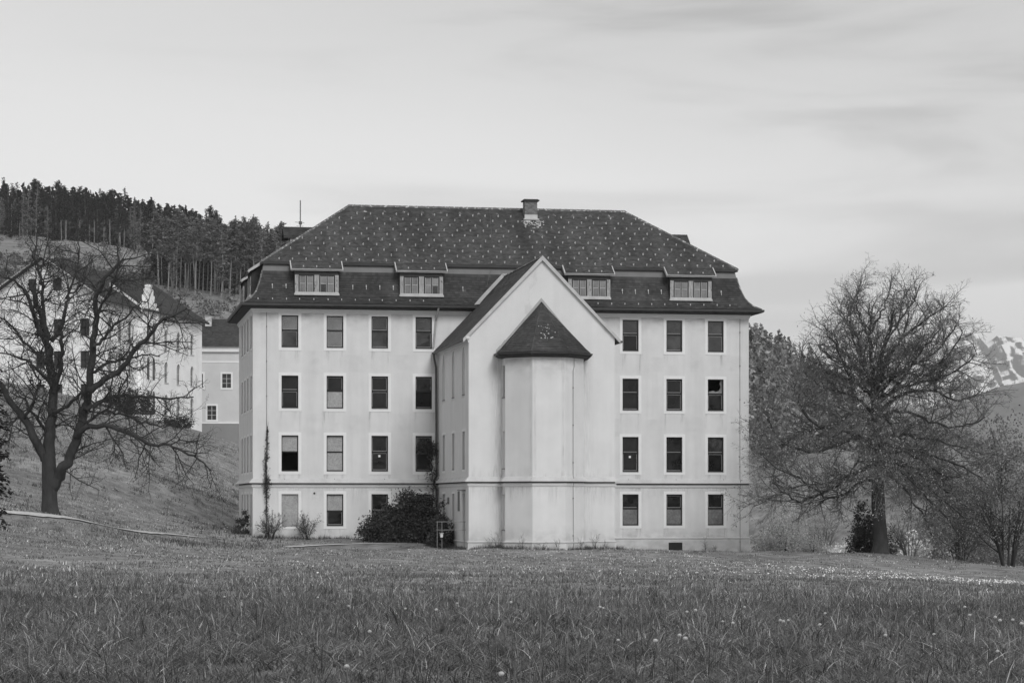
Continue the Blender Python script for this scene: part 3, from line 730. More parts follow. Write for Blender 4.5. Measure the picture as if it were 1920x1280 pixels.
m.tube([(CU0-EU-.06, V0+.05, ez-.06), (CU0-EU-.06, -.1, ez-.10)], .07, 7); m.tube([(CU1+EU+.06, V0-.05, ez-.06), (CU1+EU+.06, -.1, ez-.10)], .07, 7); m.build('gutter', 'gutter', cr)

# --- apse roof -----------------------------------------------------------
m = MB(); mt_ = MB()
e0 = [(p.x, p.y, 11.70) for p in offset_outline(APSE, .36, False)]; e1 = [(p.x, p.y, 11.93) for p in offset_outline(APSE, .12, False)]; e2 = [(p.x, p.y, 12.25) for p in offset_outline(APSE, -.16, False)]
apx = (AC, CV, 14.62)
for a, b in ((e0, e1), (e1, e2)):
    for i in range(5): m.quad(a[i], a[i+1], b[i+1], b[i]); tile_rows(mt_, courses(a[i], a[i+1], b[i], b[i+1], .16), w=.18)
for i in range(5): m.tri(e2[i], e2[i+1], apx); tile_rows(mt_, courses(e2[i], e2[i+1], apx, apx, .16), w=.18)
ar = m.build('apse_roof', 'roof_deck', house); mt_.build('roof_tiles', 'tile_old', ar, kind='stuff', use_tint=True)
m = MB(); sweep(m, APSE, [(.0, 11.40), (.26, 11.46), (.38, 11.52), (.38, 11.66), (.30, 11.70)], False); m.build('eaves', 'eave_wood', ar)
m = MB(); sweep(m, APSE, [(.385, 11.66), (.40, 11.60), (.46, 11.58), (.50, 11.68), (.48, 11.68), (.44, 11.61)], False); m.tube([(AC+AW+.45, CV-.9, 11.6), (AC+AW+.28, CV-.7, 11.42), (AC+AW+.2, CV-.2, 11.38), (AC+AW+.1, CV-.06, 11.2)], .06, 7); m.build('gutter', 'gutter', ar)
m = MB()
for s in (-1, 1):       # flashing up the gable wall, hips
    E = [Vector((AC+s*(AW+.36), CV-.02, 11.74)), Vector((AC+s*(AW+.12), CV-.02, 11.96)), Vector((AC+s*(AW-.16), CV-.02, 12.28)), Vector((AC, CV-.02, 14.66))]
    for a, b in zip(E, E[1:]): m.quad(tuple(a), tuple(b), tuple(b+Vector((0, 0, .24))), tuple(a+Vector((0, 0, .17)))); m.quad(tuple(a), tuple(b), tuple(b+Vector((0, -.10, .02))), tuple(a+Vector((0, -.10, .02))))
m.build('wall_flashing', 'pipe_light', ar)
m = MB()
for i in range(1, 5):
    for a, b in ((e0[i], e1[i]), (e1[i], e2[i]), (e2[i], apx)): caps(m, Vector(a)+Vector((0, 0, .02)), Vector(b)+Vector((0, 0, .02)), .05, .2)
m.build('hip_tiles', 'tile_old', ar, kind='stuff', use_tint=True)
m = MB()
for k in range(22):
    t = r2.uniform(.1, .75); w_ = AF*(1-t)*1.3; u = AC+r2.gauss(.05, .4); a = Vector((u, CV-AS-AW*.586+.16, 12.25)); p = a.lerp(Vector((AC, CV, 14.62)), t*.6); q = r2.uniform(.015, .055)
    m.poly([(p.x+q*math.cos(x)*r2.uniform(.6, 1.3), p.y-.05, p.z+q*math.sin(x)*.8) for x in np.arange(0, 6.2, 1.05)])
m.build('lichen', 'flashing', ar, kind='stuff')

# --- pipes, wires, antenna ----------------------------------------------
m = MB(); m.tube([(11.25, -.70, 15.15), (11.22, -.5, 14.85), (11.16, -.10, 14.4), (11.02, -.10, 12.75)], .06, 8); m.build('downpipe', 'pipe_light', house)
m = MB(); m.tube([(CU0-EU-.06, -.45, ez-.12), (CU0-EU-.02, -.4, ez-.4), (CU0-.16, -.12, ez-.95), (CU0-.12, -.12, 4.9), (CU0-.30, -.22, 4.6), (CU0-.30, -.22, 4.4), (CU0-.12, -.12, 4.1), (CU0-.12, -.12, .6)], .065, 8); m.build('downpipe', 'pipe_dark', house)
for pts in ([(.83, -.04, 14.8), (.83, -.04, 4.8), (.83, -.22, 4.6), (.83, -.22, 4.45), (.83, -.04, 4.2), (.83, -.04, .8)],
            [(30.42, -.04, 14.8), (30.42, -.04, 4.8), (30.42, -.22, 4.6), (30.42, -.22, 4.45), (30.42, -.04, 4.2), (30.42, -.10, .1)],
            [(17.05, CV-AS-.76, 11.5), (17.05, CV-AS-.76, 10.9), (16.98, CV-AS-.83, 10.7), (16.98, CV-AS-.83, 4.8), (17.0, CV-AS-1.0, 4.5), (16.98, CV-AS-.83, 4.2), (17.0, CV-AS-.86, .7)],
            [(15.6, 6.45, 22.15), (14.9, .7, 18.0), (14.6, .5, 17.4), (14.4, .35, 16.6)]):
    m = MB(); m.tube(pts, .012, 5)
    for a, b in zip(pts, pts[1:]):
        if abs(a[2]-b[2]) > 3 and abs(a[1]-b[1]) < .2:
            for z in np.arange(b[2]+.7, a[2], 2.1): m.box(a[0]-.025, a[0]+.025, a[1]-.03, a[1]+.04, z, z+.06)
    m.build('lightning_wire', 'wire', house)
m = MB(); m.tube([(3.55, 7.6, 19.4), (3.55, 7.6, 22.55)], .035, 7); m.tube([(3.2, 7.6, 21.15), (3.8, 7.6, 21.12)], .015, 5); m.tube([(3.3, 7.6, 20.9), (3.75, 7.6, 20.9)], .012, 5); m.box(3.45, 3.65, 7.5, 7.62, 21.0, 21.2)
m.build('antenna_mast', 'wire', house)
m = MB()
for u, z in ((5.0-.0, 3.95),): pass
m.tube([(4.72-1.0, -.03, 3.85), (4.72-1.0, .0, 3.85)], .06, 10); m.tube([(20.0, -.03, 3.7), (20.0, 0, 3.7)], .05, 10); m.build('wall_vents', 'frame_dark', house)
m = MB()       # floor and inner partition keep the inside dark
m.quad((.2, .9, 8.0), (L_-.2, .9, 8.0), (L_-.2, D_-.2, 8.0), (.2, D_-.2, 8.0)); m.quad((.2, 4.5, .5), (L_-.2, 4.5, .5), (L_-.2, 4.5, 15), (.2, 4.5, 15)); m.quad((.2, .9, 4.6), (L_-.2, .9, 4.6), (L_-.2, D_-.2, 4.6), (.2, D_-.2, 4.6))
m.build('inner_wall', 'interior', house)

# --- weather stains: rain streaks below sills and ledges, damp at the foot; darker bands in the corners and under the eaves
def stain_mat(name, col, amt, sc, st):
    m = bpy.data.materials.new(name); m.use_nodes = True; t = m.node_tree; t.nodes.clear()
    o = t.nodes.new('ShaderNodeOutputMaterial'); mx = t.nodes.new('ShaderNodeMixShader'); tr_ = t.nodes.new('ShaderNodeBsdfTransparent'); df = t.nodes.new('ShaderNodeBsdfDiffuse'); df.inputs[0].default_value = (col, col, col, 1)
    a = t.nodes.new('ShaderNodeAttribute'); a.attribute_name = 'fade'; tc_ = t.nodes.new('ShaderNodeTexCoord'); mp = t.nodes.new('ShaderNodeMapping'); mp.inputs['Scale'].default_value = st; nz = t.nodes.new('ShaderNodeTexNoise'); nz.inputs['Scale'].default_value = sc; nz.inputs['Detail'].default_value = 6
    t.links.new(tc_.outputs['Object'], mp.inputs[0]); t.links.new(mp.outputs[0], nz.inputs['Vector'])
    mr = t.nodes.new('ShaderNodeMapRange'); mr.inputs['From Min'].default_value = .36; mr.inputs['From Max'].default_value = .68; mr.inputs['To Max'].default_value = amt; t.links.new(nz.outputs['Fac'], mr.inputs['Value'])
    mu = t.nodes.new('ShaderNodeMath'); mu.operation = 'MULTIPLY'; t.links.new(a.outputs['Fac'], mu.inputs[0]); t.links.new(mr.outputs[0], mu.inputs[1])
    t.links.new(mu.outputs[0], mx.inputs[0]); t.links.new(tr_.outputs[0], mx.inputs[1]); t.links.new(df.outputs[0], mx.inputs[2]); t.links.new(mx.outputs[0], o.inputs[0]); MATS[name] = m
stain_mat('streak', .24, .28, 5.0, (3, 3, .25)); stain_mat('damp', .26, .40, 1.6, (1, 1, 1.3))  # also used for the darker corner bands and the bands under the eaves
class SB:
    def __init__(s): s.v = []; s.f = []; s.a = []
    def strip(s, fr, a0, a1, z0, z1, d, top=1.0, bot=0.0, side=0.0):
        i = len(s.v); am = (a0+a1)/2
        for z, k in ((z0, bot), (z1, top)):
            for a, q in ((a0, side), (am, 1.0), (a1, side)): s.v.append(tuple(fr.M @ Vector((a, d, z)))); s.a.append(k*q)
        s.f += [(i, i+1, i+4, i+3), (i+1, i+2, i+5, i+4)]
    def build(s, name, m):
        me = bpy.data.meshes.new(name); me.from_pydata(s.v, [], s.f); at = me.attributes.new('fade', 'FLOAT', 'POINT'); at.data.foreach_set('value', np.array(s.a, dtype=np.float32)); return link(name, me, m, house, 'stuff')
AFR = [Fr((a[0], a[1], 0), tuple((Vector((*b, 0))-Vector((*a, 0))).normalized()), tuple(Vector((b[1]-a[1], a[0]-b[0], 0)).normalized())) for a, b in zip(APSE[1:4], APSE[2:5])]
GAB = Fr((CU0, CV, 0), (1, 0, 0), (0, -1, 0)); sr = random.Random(12); sb = SB(); db = SB()
for c in COLS:
    for z0, z1 in ROWS:
        for k in range(sr.randint(2, 4)):
            a = c+sr.choice((-1, 1))*sr.uniform(.3, .68); w = sr.uniform(.05, .16); sb.strip(FRONT, a-w, a+w, z0-.18-sr.uniform(.5, 1.5), z0-.17, .004)
for fr, L in ((FRONT, None), (GAB, 8.44), (AFR[0], 1.86), (AFR[1], 1.86), (AFR[2], 1.86)):
    rg_ = [(0, CU0), (CU1, L_)] if L is None else [(0, L)]
    for lo, hi in rg_:
        a = lo
        while a < hi-.15:
            w = sr.uniform(.12, .4); sb.strip(fr, a, min(hi, a+2*w), 4.19-sr.uniform(.3, 1.2), 4.19, .005, sr.uniform(.4, 1))
            if L: sb.strip(fr, a, min(hi, a+2*w), 4.75, 4.75+sr.uniform(.2, .7), .005, 0, sr.uniform(.3, .8))
            a += w*1.3
        if L is None: db.strip(fr, lo, hi, 1.13, 1.75, .006, 0, .75, 1); db.strip(fr, lo, hi, -.2, .95, .060, .35, 1.0, 1)
        else: db.strip(fr, lo, hi, 1.13, 2.1, .006, 0, .6, 1); db.strip(fr, lo, hi, .2, .98, .060, .5, 1.0, 1)
        db.strip(fr, lo, hi, 13.6 if L is None else 10.0, 14.75 if L is None else 11.35, .006, .55 if L is None or L < 3 else 0, 0, 1)  # band under the eaves, darker towards the top
sb.strip(GAB, 1.1, 2.7, 1.1, 11.4, .006, .8, .8, 0); sb.strip(GAB, 5.9, 7.4, 1.1, 11.4, .006, .6, .5, 0)       # darker bands where the apse meets the gable wall
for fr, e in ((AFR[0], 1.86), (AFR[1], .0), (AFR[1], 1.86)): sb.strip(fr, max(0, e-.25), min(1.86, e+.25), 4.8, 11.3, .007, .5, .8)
for u in (4.0, 6.3, 9.1, 24.8, 27.5, 29.8, 22.2):
    for z in (8.2, 11.9): db.strip(FRONT, u-sr.uniform(.5, 1.2), u+sr.uniform(.5, 1.2), z-sr.uniform(.4, .9), z+sr.uniform(.2, .6), .004, .2, .2, 0)
sb.build('rain_and_corner_streaks', 'streak'); db.build('damp_and_eaves_bands', 'damp')

# ---------------------------------------------------------------- trees and shrubs
mat('bark_dark', 0.045, 0.95, var=0.35, scale=5, detail=6, stretch=(1, 1, 0.35), bump=0.6, bscale=12)
mat('bark_grey', 0.05, 0.95, var=0.35, scale=4, detail=6, stretch=(1, 1, 0.35), bump=0.5, bscale=10)
mat('twig', 0.045, 0.95)
mat('twig_pale', 0.17, 0.95)
mat('twig_lime', 0.12, 0.95)
mat('bud', 0.13, 0.8, attr='tint')
mat('leaf_young', 0.32, 0.6, attr='tint', transl=0.3)
mat('leaf_dark', 0.058, 0.55, attr='tint', transl=0.15)
mat('leaf_mid', 0.22, 0.6, attr='tint', transl=0.2)
mat('leaf_pale', 0.75, 0.7, attr='tint', transl=0.3)
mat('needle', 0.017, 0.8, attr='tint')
mat('needle_light', 0.12, 0.8, attr='tint')
mat('pine_bark', 0.24, 0.95, var=0.3, scale=0.6)
mat('scrub', 0.11, 0.9, attr='tint')

def px(x, y, d): return Vector(((x-960)/4533*d, d, EYE-(y-940)/4533*d))
def perp(d, rnd):
    a = d.orthogonal().normalized(); b = d.cross(a); t = rnd.uniform(0, 2*math.pi); return a*math.cos(t)+b*math.sin(t)
def resample(pts, n):
    out_ = []; k = len(pts)
    for i in range(n):
        t = i/(n-1)*(k-1); j = min(int(t), k-2); f = t-j
        p0, p1, p2, p3 = pts[max(j-1, 0)], pts[j], pts[j+1], pts[min(j+2, k-1)]
        out_.append(0.5*((2*p1)+(p2-p0)*f+(2*p0-5*p1+4*p2-p3)*f*f+(3*p1-p0-3*p2+p3)*f**3))
    return out_
class Tree:
    def __init__(s, seed, spec, maxl, leaf=None):
        s.r = random.Random(seed); s.spec = spec; s.maxl = maxl; s.wood = MB(); s.twigs = MB(); s.tips = []
    def grow(s, pts, r0, r1, lvl):
        n = len(pts); L = sum((b-a).length for a, b in zip(pts, pts[1:]))
        rad = [r0+(r1-r0)*(i/(n-1))**0.8 for i in range(n)]
        (s.wood if lvl <= 1 else s.twigs).tube(pts, rad, (9, 7, 4, 3, 3)[min(lvl, 4)], cap=False)
        if lvl >= s.maxl:
            s.tips.append((pts, lvl)); return
        if lvl == s.maxl-1: s.tips.append((pts[-3:], lvl))
        dens, lo, hi, alo, ahi, up, wig, t0, ratio = s.spec[lvl]
        k = max(1, int(dens*L+s.r.random()))
        for i in range(k):
            t = t0+(1-t0)*(i+s.r.random())/k
            f = t*(n-1); j = min(int(f), n-2); p = pts[j].lerp(pts[j+1], f-j); d = (pts[j+1]-pts[j]).normalized()
            pr = rad[j]+(rad[j+1]-rad[j])*(f-j)
            ang = math.radians(s.r.uniform(alo, ahi)); q = perp(d, s.r)
            nd = (d*math.cos(ang)+q*math.sin(ang)).normalized()
            ln = min(hi, max(lo, L*ratio*(1.15-0.7*t)*s.r.uniform(.6, 1.3)))
            s.sprout(p, nd, ln, min(pr*.75, ln*.015+.005), lvl+1, up, wig)
    def sprout(s, p, d, ln, r, lvl, up, wig):
        m = (6, 6, 5, 4, 3)[min(lvl, 4)]; pts = [p]; st = ln/(m-1)
        for i in range(m-1):
            d = (d+Vector((s.r.gauss(0, wig), s.r.gauss(0, wig), s.r.gauss(0, wig)+up))).normalized(); p = p+d*st; pts.append(p)
        s.grow(pts, r, max(r*.35, .005), lvl)
    def leaves(s, per, size, sel=lambda p: 1.0, spread=.06):
        V = []; T = []
        for pts, lvl in s.tips:
            for _ in range(per):
                if s.r.random() > sel(pts[-1]): continue
                i = s.r.randrange(len(pts)-1); p = pts[i].lerp(pts[i+1], s.r.random())+Vector((s.r.gauss(0, spread), s.r.gauss(0, spread), s.r.gauss(0, spread)))
                V.append(p); T.append(s.r.uniform(.6, 1.4))
        return leaf_mesh_data(V, T, size)
def leaf_mesh_data(P, T, size, asp=0.62, rg=None):
    P = np.array([tuple(p) for p in P], float); n = len(P); g = rg or rng
    a = g.normal(size=(n, 3)); a /= np.linalg.norm(a, axis=1)[:, None]; b = np.cross(a, g.normal(size=(n, 3))); b /= np.linalg.norm(b, axis=1)[:, None]+1e-9
    sz = size*g.uniform(.6, 1.3, (n, 1))
    V = np.stack([P-a*sz, P+b*sz*asp, P+a*sz, P-b*sz*asp], 1).reshape(-1, 3)
    return V, np.arange(4*n).reshape(n, 4), np.asarray(T)

def make_tree(name, T, base, bark, twig, leafdata, leafmat, label, cat='tree', group=None):
    root = empty(name, base); M = Vector(base)
    def shift(mb): mb.v = [(x-M.x, y-M.y, z-M.z) for x, y, z in mb.v]
    shift(T.wood); shift(T.twigs)
    T.wood.build('trunk', bark, root, smooth=True)
    T.twigs.build('branches', twig, root)
    if leafdata is not None:
        V, F_, t = leafdata; np_mesh('crown', V-np.array(base), F_, leafmat, root, tint=t)
    tag(root, label, cat, group); return root

# spec per level: shoots per metre, length min, max, angle min, max, upward pull, wiggle, first position, length ratio
SPEC_L = [(1.25, .9, 3.4, 30, 75, .05, .20, .18, .55), (2.3, .7, 2.3, 30, 80, .02, .24, .10, .55), (3.4, .4, 1.2, 30, 80, .0, .28, .1, .6), (5.5, .2, .55, 30, 75, .0, .32, .15, .6)]
def lay(T, rows, d, off0, off1, r0, r1, n=None, jit=0.04):
    """a limb from sightings (x, y) with its depth running from d+off0 to d+off1"""
    k = len(rows); pts = [px(x, y, d+off0+(off1-off0)*i/(k-1)) for i, (x, y) in enumerate(rows)]
    n = n or max(6, k*3); pts = resample(pts, n)
    pts = [p+Vector((T.r.gauss(0, jit), T.r.gauss(0, jit*2), T.r.gauss(0, jit))) if 0 < i < n-1 else p for i, p in enumerate(pts)]
    return pts, r0, r1
# -- the bare tree on the slope
T = Tree(21, SPEC_L, 4); d = 112.0
tb = px(95, 968, d); tb.z = g1(tb.x, tb.y)-.1
trunk = [Vector((tb.x, tb.y, tb.z))]+[px(x, y, d) for x, y in ((93, 945), (93, 915), (92, 880), (91, 850))]
T.wood.tube(resample(trunk, 10), [.54, .43, .38, .355, .35, .345, .34, .33, .32, .30], 14, cap=False)
Lm = [lay(T, [(91, 862), (94, 815), (96, 788), (101, 737), (94, 687), (89, 637), (80, 600), (70, 565), (55, 530)], d, 0, .8, .30, .10),
      lay(T, [(97, 915), (112, 890), (128, 865), (144, 818), (158, 771), (168, 721), (175, 654), (180, 604), (178, 565), (190, 535), (206, 512), (232, 485)], d, 0, -1.2, .30, .06),
      lay(T, [(85, 862), (68, 825), (44, 788), (22, 755), (0, 721), (-30, 690), (-60, 670)], d, 0, -1.0, .24, .08),
      lay(T, [(144, 818), (161, 801), (202, 801), (242, 811), (275, 832), (309, 835), (336, 842), (370, 859), (396, 882)], d, -.5, -3.0, .15, .03),
      lay(T, [(158, 771), (178, 758), (202, 748), (235, 741), (279, 746), (319, 746), (363, 744)], d, -.7, 1.6, .13, .03),
      lay(T, [(168, 731), (188, 717), (228, 691), (249, 660), (268, 640), (286, 623), (304, 600), (322, 593), (350, 578)], d, -.8, -2.2, .17, .04),
      lay(T, [(170, 700), (190, 690), (214, 676), (240, 672), (270, 665), (300, 668)], d, -.8, 1.5, .09, .025),
      lay(T, [(176, 650), (195, 635), (212, 610), (232, 598), (255, 575), (280, 560)], d, -1, .8, .09, .025),
      lay(T, [(180, 604), (185, 580), (203, 555), (215, 520), (222, 480), (216, 448)], d, -1.1, -2.5, .08, .025),
      lay(T, [(96, 640), (116, 610), (124, 575), (130, 552), (146, 540), (165, 520)], d, .4, 1.8, .11, .03),
      lay(T, [(101, 737), (112, 700), (116, 660), (116, 625), (124, 585)], d, .2, -1.0, .14, .05),
      lay(T, [(85, 642), (62, 590), (56, 562), (40, 538), (20, 525), (-10, 505)], d, .5, -.8, .13, .03),
      lay(T, [(94, 687), (70, 665), (45, 640), (22, 612), (0, 596)], d, .3, 2.0, .10, .03),
      lay(T, [(98, 725), (80, 700), (55, 678), (30, 668), (-5, 660)], d, .2, -2.0, .11, .03),
      lay(T, [(96, 780), (112, 768), (135, 752), (150, 738)], d, .1, -1.4, .11, .06),
      lay(T, [(94, 690), (78, 560), (76, 520), (66, 480), (70, 446)], d, .5, 1.6, .10, .03),
      lay(T, [(124, 560), (140, 520), (150, 480), (146, 450)], d, 1.6, 2.6, .07, .02),
      lay(T, [(91, 850), (80, 800), (60, 770), (40, 745), (20, 735)], d, .2, 2.8, .10, .03),
      lay(T, [(44, 788), (60, 760), (72, 722), (60, 690), (40, 668)], d, -.4, -2.4, .09, .03),
      lay(T, [(200, 802), (215, 825), (232, 852), (236, 880)], d, -1, -1.6, .05, .015),
      lay(T, [(150, 806), (190, 770), (225, 778), (262, 790), (300, 800), (335, 792)], d, -.5, 2.6, .08, .02)]
for a in Lm: T.grow(a[0], a[1], a[2], 1)
print('BARE tips', len(T.tips)); bl = T.leaves(1, .028, lambda p: .35)
bare_tree = make_tree('bare_tree', T, tuple(tb), 'bark_dark', 'twig', bl, 'bud', 'bare spreading tree with forked dark trunk on the grassy slope beside the gravel path')

# -- the big lime at the other end of the house
SPEC_R = [(1.7, 1.0, 3.6, 25, 60, .07, .15, .15, .5), (2.5, .8, 2.4, 25, 62, .06, .18, .1, .5), (3.6, .4, 1.3, 25, 65, .03, .22, .1, .55), (5.2, .2, .6, 25, 70, .0, .28, .1, .6)]
T = Tree(33, SPEC_R, 4); d = 145.0
tb = px(1650, 1038, d); tb.z = g1(tb.x, tb.y)-.1
trunk = [Vector(tuple(tb))]+[px(x, y, d) for x, y in ((1651, 1020), (1649, 985), (1647, 957), (1646, 921), (1645, 870), (1643, 793), (1641, 737))]
T.wood.tube(resample(trunk, 16), [.72, .55, .47, .44, .42, .41, .41, .42, .40, .38, .36, .34, .32, .30, .28, .26], 14, cap=False)
RL = [([(1641, 745), (1637, 700), (1634, 667), (1630, 611), (1634, 575), (1628, 552), (1630, 530)], 0, .3, .20, .03),
      ([(1641, 737), (1628, 700), (1619, 678), (1611, 639), (1600, 600), (1585, 570), (1572, 545)], 0, -1.5, .17, .03),
      ([(1642, 735), (1655, 700), (1672, 650), (1692, 613), (1720, 588), (1754, 556), (1775, 545)], 0, 1.0, .18, .03),
      ([(1690, 616), (1702, 585), (1706, 554), (1704, 520)], .8, 1.6, .09, .02),
      ([(1632, 600), (1648, 562), (1660, 535), (1668, 508)], .2, -1.0, .09, .02),
      ([(1642, 745), (1630, 715), (1605, 689), (1577, 678), (1552, 660), (1530, 632)], 0, 1.8, .13, .025),
      ([(1642, 722), (1667, 703), (1703, 694), (1734, 698), (1774, 667), (1799, 627), (1812, 600)], 0, -1.5, .14, .03),
      ([(1643, 770), (1689, 743), (1726, 734), (1760, 734), (1788, 747), (1824, 748), (1846, 735)], 0, 1.2, .14, .03),
      ([(1643, 790), (1670, 772), (1715, 775), (1750, 790), (1790, 800), (1830, 795), (1856, 782)], 0, -2.2, .13, .03),
      ([(1643, 800), (1620, 785), (1594, 774), (1554, 799), (1521, 796), (1498, 768), (1487, 737), (1480, 715)], 0, -1.8, .16, .03),
      ([(1644, 830), (1610, 820), (1570, 830), (1520, 845), (1470, 835), (1440, 808), (1428, 780)], 0, -3.0, .15, .03),
      ([(1645, 870), (1620, 880), (1588, 893), (1560, 915), (1523, 930), (1492, 938), (1464, 925), (1440, 905)], 0, -2.5, .15, .03),
      ([(1645, 895), (1610, 905), (1575, 928), (1540, 930), (1500, 900), (1450, 880), (1415, 850)], 0, -4.0, .12, .025),
      ([(1645, 850), (1690, 845), (1720, 856), (1754, 876), (1779, 890), (1812, 892)], 0, -2.0, .14, .03),
      ([(1645, 860), (1698, 876), (1737, 929), (1774, 960), (1796, 991), (1819, 1030)], 0, -3.0, .14, .025),
      ([(1645, 880), (1685, 905), (1715, 940), (1740, 975), (1760, 1010)], 0, -1.0, .10, .02),
      ([(1645, 865), (1700, 868), (1760, 910), (1800, 930), (1835, 960)], 0, 1.5, .12, .025),
      ([(1644, 820), (1690, 815), (1740, 820), (1800, 835), (1850, 850)], 0, 2.0, .13, .03),
      ([(1642, 740), (1648, 690), (1655, 640), (1672, 590), (1680, 545)], 0, -2.2, .12, .025),
      ([(1642, 760), (1618, 722), (1590, 700), (1568, 640), (1560, 600)], 0, -2.8, .12, .025),
      ([(1643, 780), (1610, 750), (1570, 735), (1530, 720), (1500, 690)], 0, 2.5, .12, .025),
      ([(1643, 760), (1690, 715), (1720, 660), (1745, 625), (1770, 590)], 0, -2.8, .12, .025),
      ([(1644, 800), (1640, 760), (1655, 735), (1690, 670), (1700, 640)], 0, 3.5, .12, .025),
      ([(1645, 885), (1600, 900), (1540, 905), (1480, 912), (1430, 935), (1400, 950)], 0, -3.2, .10, .02),
      ([(1644, 830), (1660, 840), (1690, 880), (1720, 910), (1750, 925)], 0, -4.5, .10, .02),
      ([(1644, 820), (1625, 835), (1600, 870), (1585, 900), (1560, 895)], 0, -4.0, .10, .02),
      ([(1640, 735), (1612, 690), (1580, 650), (1552, 610), (1540, 580)], 0, .8, .13, .025), ([(1641, 745), (1600, 715), (1560, 695), (1520, 670), (1495, 650)], 0, -1.2, .12, .025),
      ([(1641, 735), (1620, 680), (1598, 620), (1590, 560), (1600, 520)], 0, 1.6, .11, .02), ([(1642, 738), (1690, 690), (1740, 660), (1785, 610), (1800, 580)], 0, .6, .12, .025),
      ([(1642, 750), (1700, 725), (1770, 705), (1820, 670), (1840, 650)], 0, -1.0, .12, .025), ([(1640, 700), (1655, 640), (1690, 570), (1715, 530), (1722, 512)], 0, -.6, .11, .02), ([(1632, 620), (1612, 570), (1604, 535), (1608, 505)], 0, -.8, .09, .02),
      ([(1645, 850), (1640, 845), (1650, 870), (1640, 900), (1655, 935)], 0, -5.0, .10, .02),
      ([(1644, 800), (1655, 800), (1640, 830), (1660, 860), (1645, 890)], 0, -5.5, .10, .02), ([(1643, 780), (1625, 790), (1615, 820), (1625, 850)], 0, -4.5, .09, .02), ([(1643, 770), (1665, 785), (1680, 820), (1675, 850)], 0, -4.5, .09, .02),
      ([(1644, 840), (1570, 805), (1500, 810), (1440, 840), (1405, 830)], 0, -2.0, .11, .025),
      ([(1645, 865), (1720, 900), (1780, 940), (1830, 990), (1850, 1020)], 0, -1.6, .11, .02), ([(1644, 830), (1730, 850), (1800, 870), (1850, 900), (1868, 930)], 0, -1.0, .11, .02)]
for rows, o0, o1, r0, r1 in RL:
    rows = [(1645+(x_-1645)*.955, y_ if y_ > 720 else 720-(720-y_)*.80) for x_, y_ in rows]
    a = lay(T, rows, d, o0, o1, r0, r1, jit=.05); T.grow(a[0], a[1], a[2], 1)
# fill the rounded crown evenly: boughs reach from the nearest limb towards points spread over a dome
nodes = []
for rows, o0, o1, r0, r1 in RL:
    k = len(rows); nodes += [px(1645+(x_-1645)*.955, y_ if y_ > 720 else 720-(720-y_)*.80, d+o0+(o1-o0)*i/(k-1)) for i, (x_, y_) in enumerate(rows)]
cen = px(1662, 745, d)
for i in range(150):
    ph = i*2.399963; h_ = (i+.5)/150; zz_ = h_*1.0; rr_ = max(0, 1-zz_**2.3)**(1/2.3); q = T.r.uniform(.72, .95)
    pt = cen+Vector((math.cos(ph)*rr_*5.4*q, math.sin(ph)*rr_*4.8*q, zz_*8.7*q))
    best = min(nodes, key=lambda n_: (n_-pt).length+(3.0 if n_.z > pt.z-.6 else 0))
    md = best.lerp(pt, .5)+Vector((T.r.gauss(0, .25), T.r.gauss(0, .25), .25)); T.grow(resample([best, md, pt], 6), .032, .008, 2)
def selr(p):
    t = (p.z-1.0)/15.0; return max(.20, min(.95, 1.1-t*1.25))*(1.0 if p.x < 23 else .7)
print('LIME tips', len(T.tips)); ll = T.leaves(1, .062, selr, .10)
make_tree('lime_tree', T, tuple(tb), 'bark_grey', 'twig_lime', ll, 'leaf_young', 'tall round-crowned tree with fine twigs and young leaves beside the house corner')

# -- shrubs
def shrub(name, x, y, rx, ry, h, nleaf, size, leafmat, label, seed, cat='shrub', group=None, stems=14, clump=70, rough=1.0, twigm='twig', shell=.55, cs=.16):
    g = np.random.default_rng(seed); z = g1(x, y)-.05; root = empty(name, (x, y, z)); r = random.Random(seed)
    cl = []
    while len(cl) < clump:
        q = g.normal(size=3); q /= np.linalg.norm(q); q[2] = abs(q[2])*1.05-.08
        k = g.uniform(shell, 1.0)*(1+rough*.22*math.sin(q[0]*5+seed)+rough*.15*math.sin(q[1]*7+q[2]*6+seed*2))
        cl.append((q[0]*rx*k, q[1]*ry*k, max(.08, q[2]*h*k)))
    m = MB()
    for i in range(stems):
        c = Vector(cl[r.randrange(clump)])*.85; b = Vector((c.x*.2+r.gauss(0, rx*.08), c.y*.2+r.gauss(0, ry*.08), 0)); md = b.lerp(c, .5)+Vector((r.gauss(0, .1), r.gauss(0, .1), h*.12))
        m.tube(resample([b, md, c], 6), [.03*h/3+.008]*2+[.018*h/3+.006]*2+[.008, .005], 5, cap=False)
        for k in range(5):
            e = Vector(cl[r.randrange(clump)]); s0 = b.lerp(c, r.uniform(.4, .9))
            if (e-s0).length < rx*.8: m.tube([s0, s0.lerp(e, .5)+Vector((0, 0, .05)), e], [.012, .008, .004], 3, cap=False)
    m.build('stems', twigm, root)
    cc = np.array(cl); pick = g.integers(0, clump, nleaf); sd_ = cs*min(rx, h); P = cc[pick]+g.normal(size=(nleaf, 3))*sd_*g.uniform(.5, 1.3, (clump, 1))[pick]
    P[:, 2] = np.abs(P[:, 2])
    base_t = g.uniform(.75, 1.25, clump)
    V, F_, t = leaf_mesh_data(P, base_t[pick]*g.uniform(.7, 1.3, nleaf), size, rg=g)
    np_mesh('foliage', V, F_, leafmat, root, tint=t)
    tag(root, label, cat, group); return root
